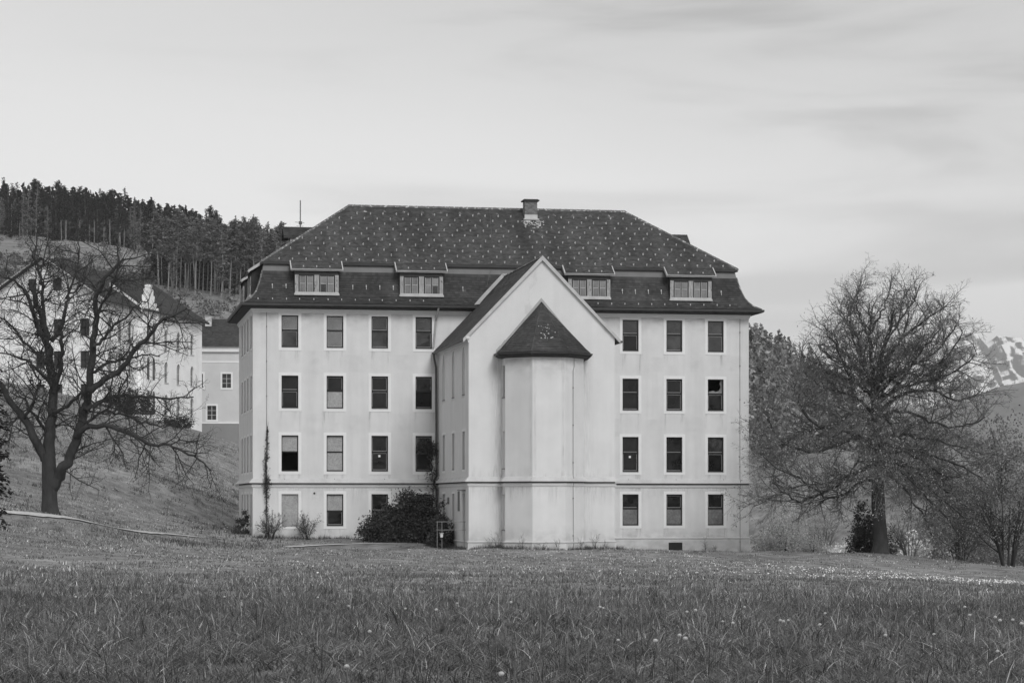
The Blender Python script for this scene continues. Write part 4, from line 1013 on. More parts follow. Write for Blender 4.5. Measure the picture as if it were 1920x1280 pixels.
def twiggy(name, x, y, h, spread, seed, label, stems=9, leafmat=None, leafn=0, size=.04, twigm='twig', cat='shrub', group=None, maxl=3, lean=0.0, thin=1.0):
    z = g1(x, y)-.05
    T = Tree(seed, [(2.0, .5, 2, 20, 50, .06, .16, .15, .5), (2.6*3/h, .3, h*.45, 20, 55, .06, .2, .2, .55), (4*3/h, .2, h*.3, 20, 60, .03, .24, .1, .55), (5, .12, .5, 20, 60, .0, .3, .1, .5)], maxl)
    for i in range(stems):
        a = T.r.uniform(0, 2*math.pi); s_ = T.r.uniform(.15, 1)*spread; hh = h*T.r.uniform(.65, 1.05)*(1-.25*s_/spread)
        b = Vector((x+math.cos(a)*.12*spread, y+math.sin(a)*.12*spread, z)); e = Vector((x+math.cos(a)*s_+lean*hh, y+math.sin(a)*s_, z+hh)); md = b.lerp(e, .5)-Vector((math.cos(a), math.sin(a), 0))*s_*.15
        T.grow(resample([b, md, e], 7), (.012*h+.008)*thin, .006*thin, 1)
    ld = T.leaves(leafn, size, lambda p: 1, .05) if leafn else None
    return make_tree(name, T, (x, y, z), twigm, twigm, ld, leafmat, label, cat, group)
def at_b(u, v): return b2w(u, v)
x, y = at_b(9.15, -2.6)
shrub('shrub', x, y, 2.95, 1.5, 2.85, 34000, .07, 'leaf_dark', 'dense dark leafy shrub against the facade beside the chapel wing', 1, stems=20, clump=340, cs=.085, shell=.4, rough=.35)
x, y = at_b(10.6, -6.2)
shrub('shrub', x, y, 1.0, 1.8, 2.1, 6000, .065, 'leaf_dark', 'low dark shrub in front of the chapel side door and rusty railing', 2, stems=16, clump=90, cs=.14)
x, y = at_b(.95, -1.1); twiggy('bare_shrub', x, y, 1.7, 1.3, 3, 'sparse twiggy shrub at the house corner below the climbing vine', 10, 'leaf_mid', 2, .045)
x, y = at_b(3.2, -.9); twiggy('bare_shrub', x, y, 1.6, 1.2, 4, 'arching bramble shrub below the fully boarded window', 9, 'leaf_mid', 2, .045, lean=-.25)
x, y = at_b(-.5, 1.6); shrub('shrub', x, y, .45, .9, 1.5, 1800, .05, 'leaf_dark', 'narrow dark shrub hugging the side wall of the house', 6, stems=8, clump=40)
for i, (u, v, h) in enumerate(((12.9, -12.35, 1.1), (12.5, -12.2, .7), (14.0, -14.3, .8), (15.1, -14.6, .55), (15.9, -14.6, .6), (17.4, -13.9, .7), (18.5, -12.1, 1.0), (19.2, -12.1, .5), (28.1, -.45, 1.0), (28.6, -.5, .6), (20.6, -.4, .5))):
    x, y = at_b(u, v); wl = 'in the corner of apse and chapel gable wall' if u < 13.3 else ('round the foot of the apse' if u < 17.6 else ('below the chapel gable wall past the apse' if u < 20 else 'along the plinth near the cellar grille'))
    twiggy('weed', x, y, h, .3*h+.08, 40+i, ('tall' if h > .85 else 'short')+' dry weed stalks '+wl, 3, 'leaf_mid', 1, .022, 'twig', 'weed', 'weeds along the house wall', maxl=2, thin=.45)
# climbers on the wall
def climber(name, label, lines, seed, nleaf, size, spread):
    r = random.Random(seed); base = Vector((*at_b(lines[0][0][0], lines[0][0][1]), 0)); base.z = g1(base.x, base.y); root = empty(name, tuple(base), ROT); m = MB(); P = []; T_ = []
    cs_, sn_ = math.cos(ROT), math.sin(ROT)
    def loc(u, v, z): return Vector((u-lines[0][0][0], v-lines[0][0][1], z-base.z))
    for L in lines:
        pts = resample([loc(*q[:3]) for q in L], len(L)*6); w = np.interp(np.linspace(0, len(L)-1, len(pts)), range(len(L)), [q[3] for q in L])
        pts = [p+Vector((r.gauss(0, .03), 0, 0)) for p in pts]; m.tube(pts, [.025]*len(pts), 5, cap=False)
        for k in range(nleaf):
            i = r.random()*(len(pts)-1); j = int(i); p = pts[j].lerp(pts[min(j+1, len(pts)-1)], i-j); ww = w[j]
            P.append(p+Vector((r.gauss(0, ww), -abs(r.gauss(0, .07))-.02, r.gauss(0, .12)))); T_.append(r.uniform(.6, 1.4))
            if k % 6 == 0: m.tube([p, p+Vector((r.gauss(0, ww*1.3), -.03, r.gauss(.1, .2)))], [.01, .005], 3, cap=False)
    m.build('stems', 'twig', root); V, F_, t = leaf_mesh_data(P, T_, size); np_mesh('foliage', V, F_, 'leaf_dark', root, tint=t); tag(root, label, 'climber')
climber('climbing_vine', 'thin climbing vine running up the lightning wire at the house corner', [[(.78, -.1, .9, .10), (.80, -.1, 2.5, .05), (.82, -.1, 4.0, .11), (.82, -.26, 4.5, .12), (.80, -.08, 4.9, .09), (.84, -.07, 6.3, .06), (.86, -.07, 7.8, .03)]], 3, 800, .05, .1)
climber('ivy', 'bushy dark ivy climbing the downpipe between facade and chapel wing', [[(11.0, -.25, 1.0, .25), (10.95, -.3, 2.6, .28), (10.95, -.3, 4.3, .24), (10.9, -.25, 5.4, .20), (10.95, -.22, 6.6, .18), (10.7, -.22, 7.0, .15)], [(10.95, -.25, 6.3, .15), (10.5, -.2, 6.75, .16), (10.05, -.16, 6.5, .08)]], 4, 650, .06, .2)
# shrubs and small trees beyond the far corner of the house
def at_px(X_, d): return ((X_-960)/4533*d, d)
x, y = at_px(1472, 155); print('PALE', g1(x, y)); shrub('shrub', x, y, 2.0, 1.5, 2.9, 12000, .06, 'leaf_pale', 'pale blossoming shrub next to the house corner below the tall tree', 7, stems=20, clump=130, cs=.13)
x, y = at_px(1524, 154); shrub('shrub', x, y, 1.1, 1.0, 1.9, 4500, .055, 'leaf_pale', 'smaller pale shrub between the blossoming shrub and the tall tree', 8, stems=12, clump=60, cs=.15)
x, y = at_px(1628, 147); shrub('shrub', x, y, 1.5, 1.2, 2.9, 7500, .065, 'leaf_dark', 'dark leafy shrub wrapped round the trunk of the tall tree', 9, stems=18, clump=110, cs=.13)
x, y = at_px(1545, 157); twiggy('bare_shrub', x, y, 3.0, 1.4, 10, 'slender bare bush between the pale shrubs and the tall tree trunk', 9, 'leaf_mid', 1, .04, twigm='twig_pale')
x, y = at_px(1705, 150); twiggy('bare_shrub', x, y, 2.8, 2.0, 11, 'grey bare bush with arching stems right beside the tall tree trunk', 12, 'leaf_mid', 1, .04, twigm='twig_pale')
x, y = at_px(1890, 140); twiggy('bare_shrub', x, y, 6.2, 2.6, 12, 'tall dark many-stemmed bush standing at the edge of the meadow dip', 14, 'leaf_mid', 2, .05, maxl=4)
x, y = at_px(1800, 152); twiggy('bare_shrub', x, y, 4.2, 2.4, 13, 'broad twiggy bush under the drooping limbs of the tall tree', 13, 'leaf_mid', 2, .05)
sh_lab = 'leafy bush in the thicket beyond the tall tree'
for i, (X_, d_, w_, h_, ma) in enumerate(((1430, 185, 2.6, 5.2, 'leaf_mid'), (1490, 200, 3.0, 5.5, 'leaf_dark'), (1560, 210, 3.2, 6.6, 'leaf_mid'), (1610, 190, 2.6, 4.0, 'leaf_mid'), (1690, 205, 3.4, 7.0, 'leaf_mid'), (1750, 185, 3.0, 6.0, 'leaf_mid'),
        (1805, 230, 3.6, 8.6, 'leaf_mid'), (1850, 180, 2.8, 6.4, 'leaf_mid'), (1905, 205, 3.2, 8.0, 'leaf_mid'), (1945, 160, 2.5, 5.0, 'leaf_mid'), (1780, 160, 2.2, 3.4, 'leaf_mid'), (1730, 160, 1.8, 2.6, 'leaf_pale'), (1665, 165, 1.9, 2.6, 'leaf_mid'),
        (1580, 168, 1.7, 2.4, 'leaf_pale'), (1860, 260, 4.2, 10.5, 'leaf_mid'), (1790, 290, 4.5, 12.0, 'leaf_dark'), (1925, 270, 4.0, 10.0, 'leaf_dark'), (1650, 260, 4.0, 9.0, 'leaf_mid'), (1520, 270, 4.0, 9.0, 'leaf_dark'), (1980, 190, 3.2, 6.5, 'leaf_mid'), (1705, 175, 2.4, 4.0, 'leaf_mid'), (1770, 205, 3.4, 7.2, 'leaf_mid'), (1830, 195, 3.2, 7.0, 'leaf_dark'), (1880, 235, 4.0, 9.6, 'leaf_mid'), (1915, 175, 2.8, 5.6, 'leaf_mid'), (1950, 225, 4.0, 9.0, 'leaf_mid'), (1740, 240, 3.8, 8.6, 'leaf_mid'), (1835, 165, 2.2, 3.6, 'leaf_mid'))):
    x, y = at_px(X_, d_); tone = {'leaf_mid': 'grey-green', 'leaf_dark': 'dark', 'leaf_pale': 'pale'}[ma]; size_ = 'low' if h_ < 4.2 else ('tall' if h_ > 7.5 else 'mid-sized')
    where = 'between the house corner and the tall tree trunk' if X_ < 1640 else ('behind the trunk and drooping limbs of the tall tree' if X_ < 1770 else 'on the rising bank past the tall tree')
    shrub('bush', x, y, w_, w_, h_, 5400, .10*(d_/180), ma, f'{size_} {tone} bush in the thicket {where}', 100+i, 'bush', 'bushes of the thicket beyond the tall tree', stems=16, clump=110, cs=.12, shell=.35)

# ---------------------------------------------------------------- conifers
def conifer_meshes(seed, kind, fine=1.0, pale=False):
    r = random.Random(seed); g = np.random.default_rng(seed); H = r.uniform(17, 22)
    m = MB(); lean = Vector((r.gauss(0, .5), r.gauss(0, .5), 0)); ctl = [Vector((0, 0, -.5)), Vector((r.gauss(0, .2), 0, H*.4))+lean*.3, Vector((0, 0, H))+lean]
    pts = resample(ctl, 9); m.tube(pts, list(np.linspace(.21, .05, 9)), 6, cap=False)
    V = []; F_ = []; T_ = []
    def quad(c, a, b, t):
        i = len(V); V.extend([c-a, c+b, c+a, c-b]); F_.append((i, i+1, i+2, i+3)); T_.append(t)
    lo = .56 if kind == 'pine' else (.12 if kind == 'spruce' else .30)
    nb = {'pine': 46, 'spruce': 70, 'larch': 54}[kind]
    for i in range(nb):
        t = lo+(1-lo)*(i+r.random())/nb; p = pts[min(int(t*8), 7)].lerp(pts[min(int(t*8)+1, 8)], t*8-int(t*8)) if t < 1 else pts[8]
        f = (t-lo)/(1-lo); th = r.uniform(0, 6.283)
        if kind == 'pine': ln = (2.3*math.sin(math.pi*min(.97, f*.85+.18))**.8+.3)*r.uniform(.5, 1.2); dz = r.uniform(-.05, .45)
        elif kind == 'spruce': ln = (2.1*(1-f)**.8+.2)*r.uniform(.7, 1.2); dz = r.uniform(-.45, -.1)
        else: ln = (1.9*(1-f)**.7+.35)*r.uniform(.6, 1.2); dz = r.uniform(-.2, .35)
        dr = Vector((math.cos(th), math.sin(th), dz))
        m.tube([p, p+dr*ln*.5, p+dr*ln+Vector((0, 0, .1*ln))], [.05, .035, .015], 3, cap=False)
        k = max(4, int(ln*7*fine*fine))
        for j in range(k):
            s = (j+.6)/k; c = p+dr*ln*s+Vector((r.gauss(0, .26), r.gauss(0, .26), r.gauss(.05, .22)))
            w = .50/fine*r.uniform(.6, 1.3)*(1 if kind != 'larch' else .75); a = (dr+Vector((r.gauss(0, .6), r.gauss(0, .6), r.gauss(0, .5)))).normalized()*w; b = a.cross(Vector((r.gauss(0, 1), r.gauss(0, 1), r.gauss(0, 1)))).normalized()*w*.5
            quad(c, a, b, r.uniform(.6, 1.5))
    me_t = bpy.data.meshes.new('trunk'); me_t.from_pydata(m.v, [], m.f); me_t.materials.append(MATS['pine_bark'])
    me_c = np_mesh(None, np.array([tuple(v) for v in V]), np.array(F_), None, tint=T_); me_c.name = 'crown'; me_c.materials.append(MATS['needle_light' if pale or kind == 'larch' else 'needle'])
    return me_t, me_c, H
PINES = [conifer_meshes(200+i, 'pine', 1.7) for i in range(6)]; SPR = [conifer_meshes(300+i, 'spruce', 1.7) for i in range(5)]; LAR = [conifer_meshes(400+i, 'larch') for i in range(4)]
PALE = [conifer_meshes(700+i, 'pine', 1.6, True) for i in range(5)]; FINE = conifer_meshes(800, 'spruce', 2.3)
cr_ = random.Random(77)
def conifer(name, x, y, var, H, label, group, cat='tree', z=None, noparts=False):
    me_t, me_c, h0 = var; root = empty(name, (x, y, g1(x, y) if z is None else z), cr_.uniform(0, 6.28)); k = H/h0; root.scale = (k*cr_.uniform(.85, 1.15), k*cr_.uniform(.85, 1.15), k)
    for nm, me in (('trunk', me_t), ('crown', me_c)):
        o = bpy.data.objects.new(nm, me); COL.objects.link(o); o.parent = root
    tag(root, label, cat, group); return root
# tall pines of the wood on the hill
n_p = 0
for row, (d_, x0, x1, n_) in enumerate(((604, 300, 640, 17), (613, 285, 640, 17), (622, 320, 640, 17), (634, 300, 640, 16), (648, 290, 640, 16))):
    for i in range(n_):
        X_ = x0+(x1-x0)*(i+cr_.uniform(.1, .9))/n_; d2 = d_+cr_.uniform(-5, 5)
        lark = cr_.random() < .12
        conifer('larch_tree' if lark else 'pine_tree', (X_-960)/4533*d2, d2, cr_.choice(LAR if lark else PALE), cr_.uniform(15.5, 20), 'feathery larch among the bare-trunked pines above the grey annex roof' if lark else 'tall pine with long bare pale trunk in the stand above the grey annex roof', 'trees of the stand above the annex')
for row, (d_, x0, x1, n_) in enumerate(((792, -30, 330, 15), (806, -30, 420, 21), (822, -30, 560, 26), (840, -30, 620, 30), (862, -30, 620, 28), (885, -30, 600, 26))):
    for i in range(n_):
        X_ = x0+(x1-x0)*(i+cr_.uniform(.0, 1.))/n_; d2 = d_+cr_.uniform(-8, 8)
        q = cr_.random(); nm, vs_, lb = ('pine_tree', PINES, 'dark pine with a bare trunk in the wood crowning the hill behind the convent') if q < .38 else (('spruce_tree', SPR, 'pointed dark spruce in the wood crowning the hill behind the convent') if q < .82 else ('larch_tree', LAR, 'paler feathery larch in the wood crowning the hill behind the convent'))
        conifer(nm, (X_-960)/4533*d2, d2, cr_.choice(vs_), cr_.uniform(12.5, 19)*(1 if row else .8), lb, 'conifers of the hilltop wood')
def merged(name, specs, variants, m, label, cat=None):
    """far-off mass of trees that nobody could count: one object"""
    V = []; F_ = []; T_ = []; o = 0
    for (x, y, z, k, vi, ph, tt) in specs:
        v, f, t = variants[vi]; c, s = math.cos(ph), math.sin(ph)
        w = np.stack([(v[:, 0]*c-v[:, 1]*s)*k+x, (v[:, 0]*s+v[:, 1]*c)*k+y, v[:, 2]*k+z], 1); V.append(w); F_.append(f+o); T_.append(t*tt); o += len(v)
    ob = np_mesh(name, np.concatenate(V), np.concatenate(F_), m, kind='stuff', tint=np.concatenate(T_)); ob['label'] = label; ob['category'] = cat or name
    return ob
def low_conifer(seed):
    g = np.random.default_rng(seed); n = 90; t = g.uniform(.05, 1, n); th = g.uniform(0, 6.28, n); rr = (1-t)**.8*.19*g.uniform(.5, 1.1, n)+.01
    P = np.stack([np.cos(th)*rr, np.sin(th)*rr, t], 1); V, F_, q = leaf_mesh_data(P, g.uniform(.6, 1.4, n), .05, .6, g); return V, F_, q
LC = [low_conifer(500+i) for i in range(5)]
def blob(seed, n=75):
    g = np.random.default_rng(seed); q = g.normal(size=(n, 3)); q /= np.linalg.norm(q, axis=1)[:, None]; q[:, 2] = np.abs(q[:, 2]); q *= g.uniform(.4, 1.05, (n, 1))*np.array([.55, .55, 1.0]); V, F_, t = leaf_mesh_data(q, g.uniform(.6, 1.4, n), .105, .6, g); return V, F_, t
BL = [blob(600+i) for i in range(5)]
# scrub on the hillside below the wood
sp_ = []
g = np.random.default_rng(5)
for i in range(2300):
    d_ = g.uniform(345, 790); X_ = g.uniform(-60, 660); x, y = at_px(X_, d_)
    if X_ > 300 and d_ > 430 and g.random() < .6: continue
    if d_ > 690 and X_ < 260 and g.random() < .6: continue
    sp_.append((x, y, float(gz(x, y)[0])-.3, g.uniform(1.2, 4.0)*(1.3 if g.random() < .15 else .8), int(g.integers(0, 5)), g.uniform(0, 6.28), g.uniform(.5, 1.7)))
for i in range(420):      # undergrowth at the foot of the wood
    d_ = g.uniform(838, 900); X_ = g.uniform(-40, 600); x, y = at_px(X_, d_); sp_.append((x, y, float(gz(x, y)[0])-.3, g.uniform(4, 13), int(g.integers(0, 5)), g.uniform(0, 6.28), g.uniform(.35, .7)))
for i in range(160):
    d_ = g.uniform(662, 700); X_ = g.uniform(300, 640); x, y = at_px(X_, d_); sp_.append((x, y, float(gz(x, y)[0])-.3, g.uniform(9, 15), int(g.integers(0, 5)), g.uniform(0, 6.28), g.uniform(.3, .6)))
merged('hillside_scrub', sp_, BL, 'scrub', 'tangled dark scrub covering the hillside below the wood', 'scrub')
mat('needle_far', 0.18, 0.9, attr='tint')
# the depth of the wood behind its first rows
sp_ = []
for i in range(840):
    d_ = g.uniform(848, 935); X_ = g.uniform(-330, 640); x, y = at_px(X_, d_); sp_.append((x, y, float(gz(x, y)[0])-.3, g.uniform(11, 16.5), int(g.integers(0, 5)), g.uniform(0, 6.28), g.uniform(.6, 1.3)))
for i in range(240):
    d_ = g.uniform(655, 700); X_ = g.uniform(295, 640); x, y = at_px(X_, d_); sp_.append((x, y, float(gz(x, y)[0])-.3, g.uniform(12, 17), int(g.integers(0, 5)), g.uniform(0, 6.28), g.uniform(.6, 1.4)))
merged('hilltop_wood', sp_, LC, 'needle', 'dark depth of the conifer wood behind its first rows', 'forest')
# wooded slope beyond the house's far corner
sp_ = []
for i in range(2600):
    d_ = 430+570*math.sqrt(g.random()); X_ = g.uniform(1340, 1960); x, y = at_px(X_, d_)
    z = float(gz(x, y)[0])
    if X_ > 1620 and (d_ < 700 or g.random() < .6): continue
    con = g.random() < .72 and X_ < 1600; sp_.append((x, y, z-.5, g.uniform(9, 17) if con else g.uniform(3, 7), int(g.integers(0, 5)), g.uniform(0, 6.28), g.uniform(.5, 1.7) if con else g.uniform(1.2, 2.2)))
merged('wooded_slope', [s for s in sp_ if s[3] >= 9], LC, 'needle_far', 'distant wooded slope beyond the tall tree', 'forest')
merged('slope_scrub', [s for s in sp_ if s[3] < 9], BL, 'scrub', 'paler bushes scattered on the distant wooded slope', 'scrub')
for i in range(26):
    d_ = cr_.uniform(930, 985); X_ = 1400+i*7.5+cr_.uniform(-3, 3); x, y = at_px(X_, d_)
    k_ = cr_.random(); nm, vs_, lb = ('spruce_tree', SPR, 'pointed spruce standing on the skyline of the distant wooded slope') if k_ < .5 else (('larch_tree', LAR, 'feathery larch standing on the skyline of the distant wooded slope') if k_ < .8 else ('pine_tree', PINES, 'bare-trunked pine standing on the skyline of the distant wooded slope'))
    conifer(nm, x, y, cr_.choice(vs_), cr_.uniform(10, 17), lb, 'skyline trees of the wooded slope')
for X_, d_, H in ((1886, 262, 7.5), (1905, 268, 5.5), (1918, 255, 4.5), (1812, 300, 6.0)):
    x, y = at_px(X_, d_); conifer('spruce_tree', x, y, cr_.choice(SPR), H+6.0, 'dark young spruce rising out of the thicket behind the meadow', 'young spruces in the thicket')
x, y = at_px(-26, 92); conifer('spruce_tree', x, y, FINE, 9.6, 'dark spruce with drooping boughs beside the gravel path and bare tree', None)

# ---------------------------------------------------------------- white convent and grey annex on the hill
mat('convent_wall', 0.86, 0.9, var=0.10, scale=0.5, detail=6, spots=(0.6, (1, 1, .7), 0.62, 0.12, 0.5))
mat('annex_wall', 0.60, 0.9, var=0.08, scale=0.4, detail=5)
mat('annex_base', 0.26, 0.9, var=0.10, scale=0.4, detail=5)
mat('far_roof', 0.055, 0.85, attr='tint', var=0.2, scale=0.5)
mat('far_glass', 0.045, 0.3, var=0.3, scale=1.0)
fx, fy = at_px(190, 262); CB = 12.0
conv = empty('convent', (fx, fy, 0), math.atan2(.979, .205)); tag(conv, 'long white convent with steep gable and tall arched windows on the hillside', 'building')
# own frame: +x runs back along the flank, +y to the left along the gable front
WF, LF, EZ2, AZ2 = 13.2, 33.0, 25.6, 30.0
FL = Fr((0, 0, 0), (1, 0, 0), (0, -1, 0)); FRG = Fr((0, 0, 0), (0, 1, 0), (-1, 0, 0))
gw = [(2.0, 5.0), (4.9, 5.0), (6.9, 5.0)]
hol = []
for c in (1.9, 5.0, 7.05):
    for z0 in (12.7+.9, 16.4+.8, 20.2+.5): hol.append((c-.52, c+.52, z0+.6, z0+2.5))
hol2 = hol+[(4.7, 5.6, 25.62, 26.1)]
m = MB(); wall(m, (0, 0, 0), (0, 1, 0), (-1, 0, 0), 0, WF, 8, EZ2, hol, depth=.25); m.poly([(0, 0, EZ2), (0, WF, EZ2), (0, WF/2, AZ2-.15)])
m.quad((0, WF, 8), (LF, WF, 8), (LF, WF, EZ2), (0, WF, EZ2)); m.build('gable_wall', 'convent_wall', conv)
hf = []
for c in (2.6, 5.6, 8.6):
    for z0 in (13.6, 17.3, 21.0): hf.append((c-.65, c+.65, z0, z0+2.5, .65))
for c in (20.4, 24.6, 29.4):
    for z0 in (13.4, 17.2, 21.0): hf.append((c-.6, c+.6, z0, z0+2.4, .6))
m = MB(); wall(m, (0, 0, 0), (1, 0, 0), (0, -1, 0), 0, LF, 8, EZ2, hf, depth=.25); m.quad((LF, 0, 8), (LF, WF, 8), (LF, WF, EZ2), (LF, 0, EZ2)); m.poly([(LF, 0, EZ2), (LF, WF, EZ2), (LF, WF/2, AZ2-.15)]); m.build('flank_wall', 'convent_wall', conv)
for fr, hs in ((FRG, hol), (FL, hf)):
    for h in hs:
        m = MB(); fbox(m, fr, h[0], h[1], -.24, -.18, h[2], h[3]); wo = m.build('window', 'far_glass', conv)
        m = MB(); c = (h[0]+h[1])/2; fbox(m, fr, c-.04, c+.04, -.17, -.12, h[2], h[3]); fbox(m, fr, h[0], h[1], -.17, -.12, (h[2]+h[3])/2-.03, (h[2]+h[3])/2+.03); m.build('glazing_bar', 'frame_dark' if fr is FRG else 'white_sash', wo)
        m = MB(); fbox(m, fr, h[0]-.1, h[1]+.1, 0, .06, h[2]-.12, h[2]-.01); m.build('sill', 'flashing', wo)
m = MB(); fbox(m, FRG, 4.55, 5.5, .005, .03, 26.3, 27.6); m.build('attic_window', 'far_glass', conv)
m = MB(); fbox(m, FRG, 7.5, 8.4, .005, .03, 26.3, 27.6); m.build('attic_window', 'far_glass', conv)
# roof with overhanging verge
m = MB(); mt_ = MB(); ov = .8; sl2 = (AZ2-EZ2)/(WF/2)
for s in (0, 1):
    ye = -ov if s == 0 else WF+ov; ze = EZ2-ov*sl2
    A, B, C, D_2 = (-.9, ye, ze), (LF+.5, ye, ze), (LF+.5, WF/2, AZ2), (-.9, WF/2, AZ2)
    m.quad(A, B, C, D_2); dn = lambda p: (p[0], p[1], p[2]-.18); m.quad(dn(A), dn(B), dn(C), dn(D_2)); m.quad(A, D_2, dn(D_2), dn(A)); m.quad(A, B, dn(B), dn(A))
    tile_rows(mt_, courses(A, B, D_2, C, .30), w=.36, th=.03)
ro = m.build('roof', 'eave_wood', conv); mt_.build('roof_tiles', 'far_roof', ro, kind='stuff', use_tint=True)
m = MB()
for s in (0, 1):
    ye = -ov if s == 0 else WF+ov; ze = EZ2-ov*sl2; m.quad((-.95, ye, ze+.05), (-.95, WF/2, AZ2+.05), (-.95, WF/2, AZ2-.12), (-.95, ye, ze-.12)); m.quad((-.95, ye, ze+.05), (-.95, WF/2, AZ2+.05), (-.55, WF/2, AZ2+.05), (-.55, ye, ze+.05))
m.build('verge', 'pipe_light', ro)
# stepped gable bay on the flank, parapet strip in the roof
m = MB(); b0, b1, zb = 11.2, 16.2, 25.0; yb = -.6
m.box(b0, b1, yb, .0, 8, zb)
for i, (w_, z0, z1) in enumerate(((5.0, zb, zb+.5), (3.8, zb+.5, zb+1.0), (2.6, zb+1.0, zb+1.8), (1.6, zb+1.8, zb+2.5), (.8, zb+2.5, zb+3.0))): m.box((b0+b1)/2-w_/2, (b0+b1)/2+w_/2, yb, yb+.6, z0+.002, z1)
bay = m.build('stepped_bay', 'convent_wall', conv)
for i, (c, z0) in enumerate([(c, z0) for c in (12.8, 14.6) for z0 in (13.4, 17.2, 21.2)]):
    m = MB(); K = 8; yv = yb-.01; pts = [(c-.4, z0), (c+.4, z0), (c+.4, z0+2.0)]+[(c+.4*math.cos(a), z0+2.0+.55*math.sin(a)) for a in np.linspace(.3, math.pi-.3, K)]+[(c-.4, z0+2.0)]
    m.poly([(a, yv, z) for a, z in pts]); m.build('window', 'far_glass', bay)
m = MB(); m.box((b0+b1)/2-.25, (b0+b1)/2+.25, yb-.02, yb+.62, zb+3.0, zb+3.04); m.build('coping', 'flashing', bay)
m = MB()
A, B = Vector((10.2, -ov-.1, EZ2-.55)), Vector((10.2, 3.0, EZ2+3.0*sl2)); m.quad(tuple(A), tuple(A+Vector((.6, 0, .0))), tuple(B+Vector((.6, 0, .4))), tuple(B+Vector((0, 0, .4)))); m.quad(tuple(A+Vector((0, 0, -.4))), tuple(A+Vector((0, 0, .25))), tuple(B+Vector((0, 0, .45))), tuple(B+Vector((0, 0, -.3)))); m.build('fire_wall_coping', 'convent_wall', ro)
# grey annex
ax, ay = at_px(352, 303); annex = empty('annex', (ax, ay, 0), R(3)); tag(annex, 'grey rendered annex with plain tiled roof between the white convent and the house', 'building')
AXW = 16.0
wn = [(1.35, 17.6), (4.85, 17.6), (3.0, 13.6)]
m = MB(); wall(m, (0, 0, 0), (1, 0, 0), (0, -1, 0), 0, AXW, 13.1, 22.8, [(c-.55, c+.55, z, z+1.75) for c, z in wn], depth=.2); m.quad((0, 0, 8), (0, 11, 8), (0, 11, 22.8), (0, 0, 22.8)); m.quad((AXW, 0, 8), (AXW, 11, 8), (AXW, 11, 22.8), (AXW, 0, 22.8)); m.build('wall', 'annex_wall', annex)
m = MB(); m.box(-.03, AXW+.03, -.06, .5, 5, 13.1); m.build('base_wall', 'annex_base', annex)
m = MB(); m.box(-.05, AXW+.05, -.12, .1, 13.1, 13.28); m.box(-.02, AXW+.02, -.04, .1, 20.75, 20.95); m.box(-.1, AXW+.1, -.30, .1, 22.1, 22.8); m.build('string_course', 'plaster_trim', annex)
for c, z in wn:
    m = MB(); fbox(m, FRONT, c-.55, c+.55, -.19, -.14, z, z+1.75); wo = m.build('window', 'far_glass', annex)
    m = MB()
    fbox(m, FRONT, c-.035, c+.035, -.135, -.10, z+.002, z+1.748)
    for zz in (z+.58, z+1.16): fbox(m, FRONT, c-.54, c+.54, -.13, -.105, zz-.025, zz+.025)
    m.build('glazing_bar', 'white_sash', wo)
    m = MB(); s = .22
    fbox(m, FRONT, c-.55-s, c-.55, -.05, .05, z-s, z+1.75+s); fbox(m, FRONT, c+.55, c+.55+s, -.05, .05, z-s, z+1.75+s); fbox(m, FRONT, c-.55, c+.55, -.05, .05, z+1.75, z+1.75+s); fbox(m, FRONT, c-.55, c+.55, -.05, .05, z-s, z); m.build('surround', 'plaster_trim', wo)
m = MB(); mt_ = MB(); A, B, C, D_2 = (-.4, -.6, 22.75), (AXW+.4, -.6, 22.75), (AXW+.4, 5.2, 26.6), (-.4, 5.2, 26.6)
m.quad(A, B, C, D_2); m.quad((-.4, 11, 22.75), (AXW+.4, 11, 22.75), C, D_2); ro = m.build('roof', 'roof_deck', annex); tile_rows(mt_, courses(A, B, D_2, C, .28), w=.34, th=.03); mt_.build('roof_tiles', 'far_roof', ro, kind='stuff', use_tint=True)
m = MB(); m.box(1.9, 2.7, 3.6, 4.5, 25, 26.7); m.box(1.85, 2.75, 3.55, 4.55, 26.7, 26.8); m.build('chimney', 'annex_wall', annex)
x, y = at_px(235, 238); shrub('hedge', x, y, 2.9, 1.5, 2.4, 6000, .10, 'leaf_dark', 'dark clipped hedge on the slope below the white convent', 61, 'hedge', clump=90, cs=.12)
x, y = at_px(330, 243); shrub('shrub', x, y, 1.8, 1.2, 1.2, 2400, .09, 'leaf_dark', 'small dark shrub at the foot of the convent flank wall', 62, clump=40, cs=.15)
# rusty railing and bucket by the chapel side door
rx_, ry_ = at_b(9.6, -11.0); rail = empty('railing', (rx_, ry_, g1(rx_, ry_)), ROT); tag(rail, 'thin rusty pipe railing beside the chapel side door, half hidden by shrubs', 'railing')
zb = 2.2-g1(rx_, ry_)
for u in (0.05, .32, 1.6):
    m = MB(); m.tube([(u, 0, -.2), (u, 0, zb)], .018, 6); m.build('post', 'rust', rail)
for z in (zb, zb-.46):
    m = MB(); m.tube([(0, 0, z), (1.68, 0, z)], .018, 6); m.build('rail', 'rust', rail)
bk = empty('bucket', (rx_+.30*math.cos(ROT), ry_+.30*math.sin(ROT)-.10, g1(rx_, ry_)+zb-.88), ROT); tag(bk, 'small white bucket hanging on the rusty railing', 'bucket')
m = MB(); m.tube([(0, 0, 0), (0, 0, .22)], [.075, .095], 12); m.build('body', 'plastic', bk)
m = MB(); m.tube([(0, 0, .222), (0, 0, .24)], [.13, .13], 12); m.build('rim', 'plastic', bk)
m = MB(); m.tube([(-.12, 0, .23), (-.06, .05, .36), (0, .10, .42), (.06, .05, .36), (.12, 0, .23)], .006, 4); m.build('handle', 'rust', bk)

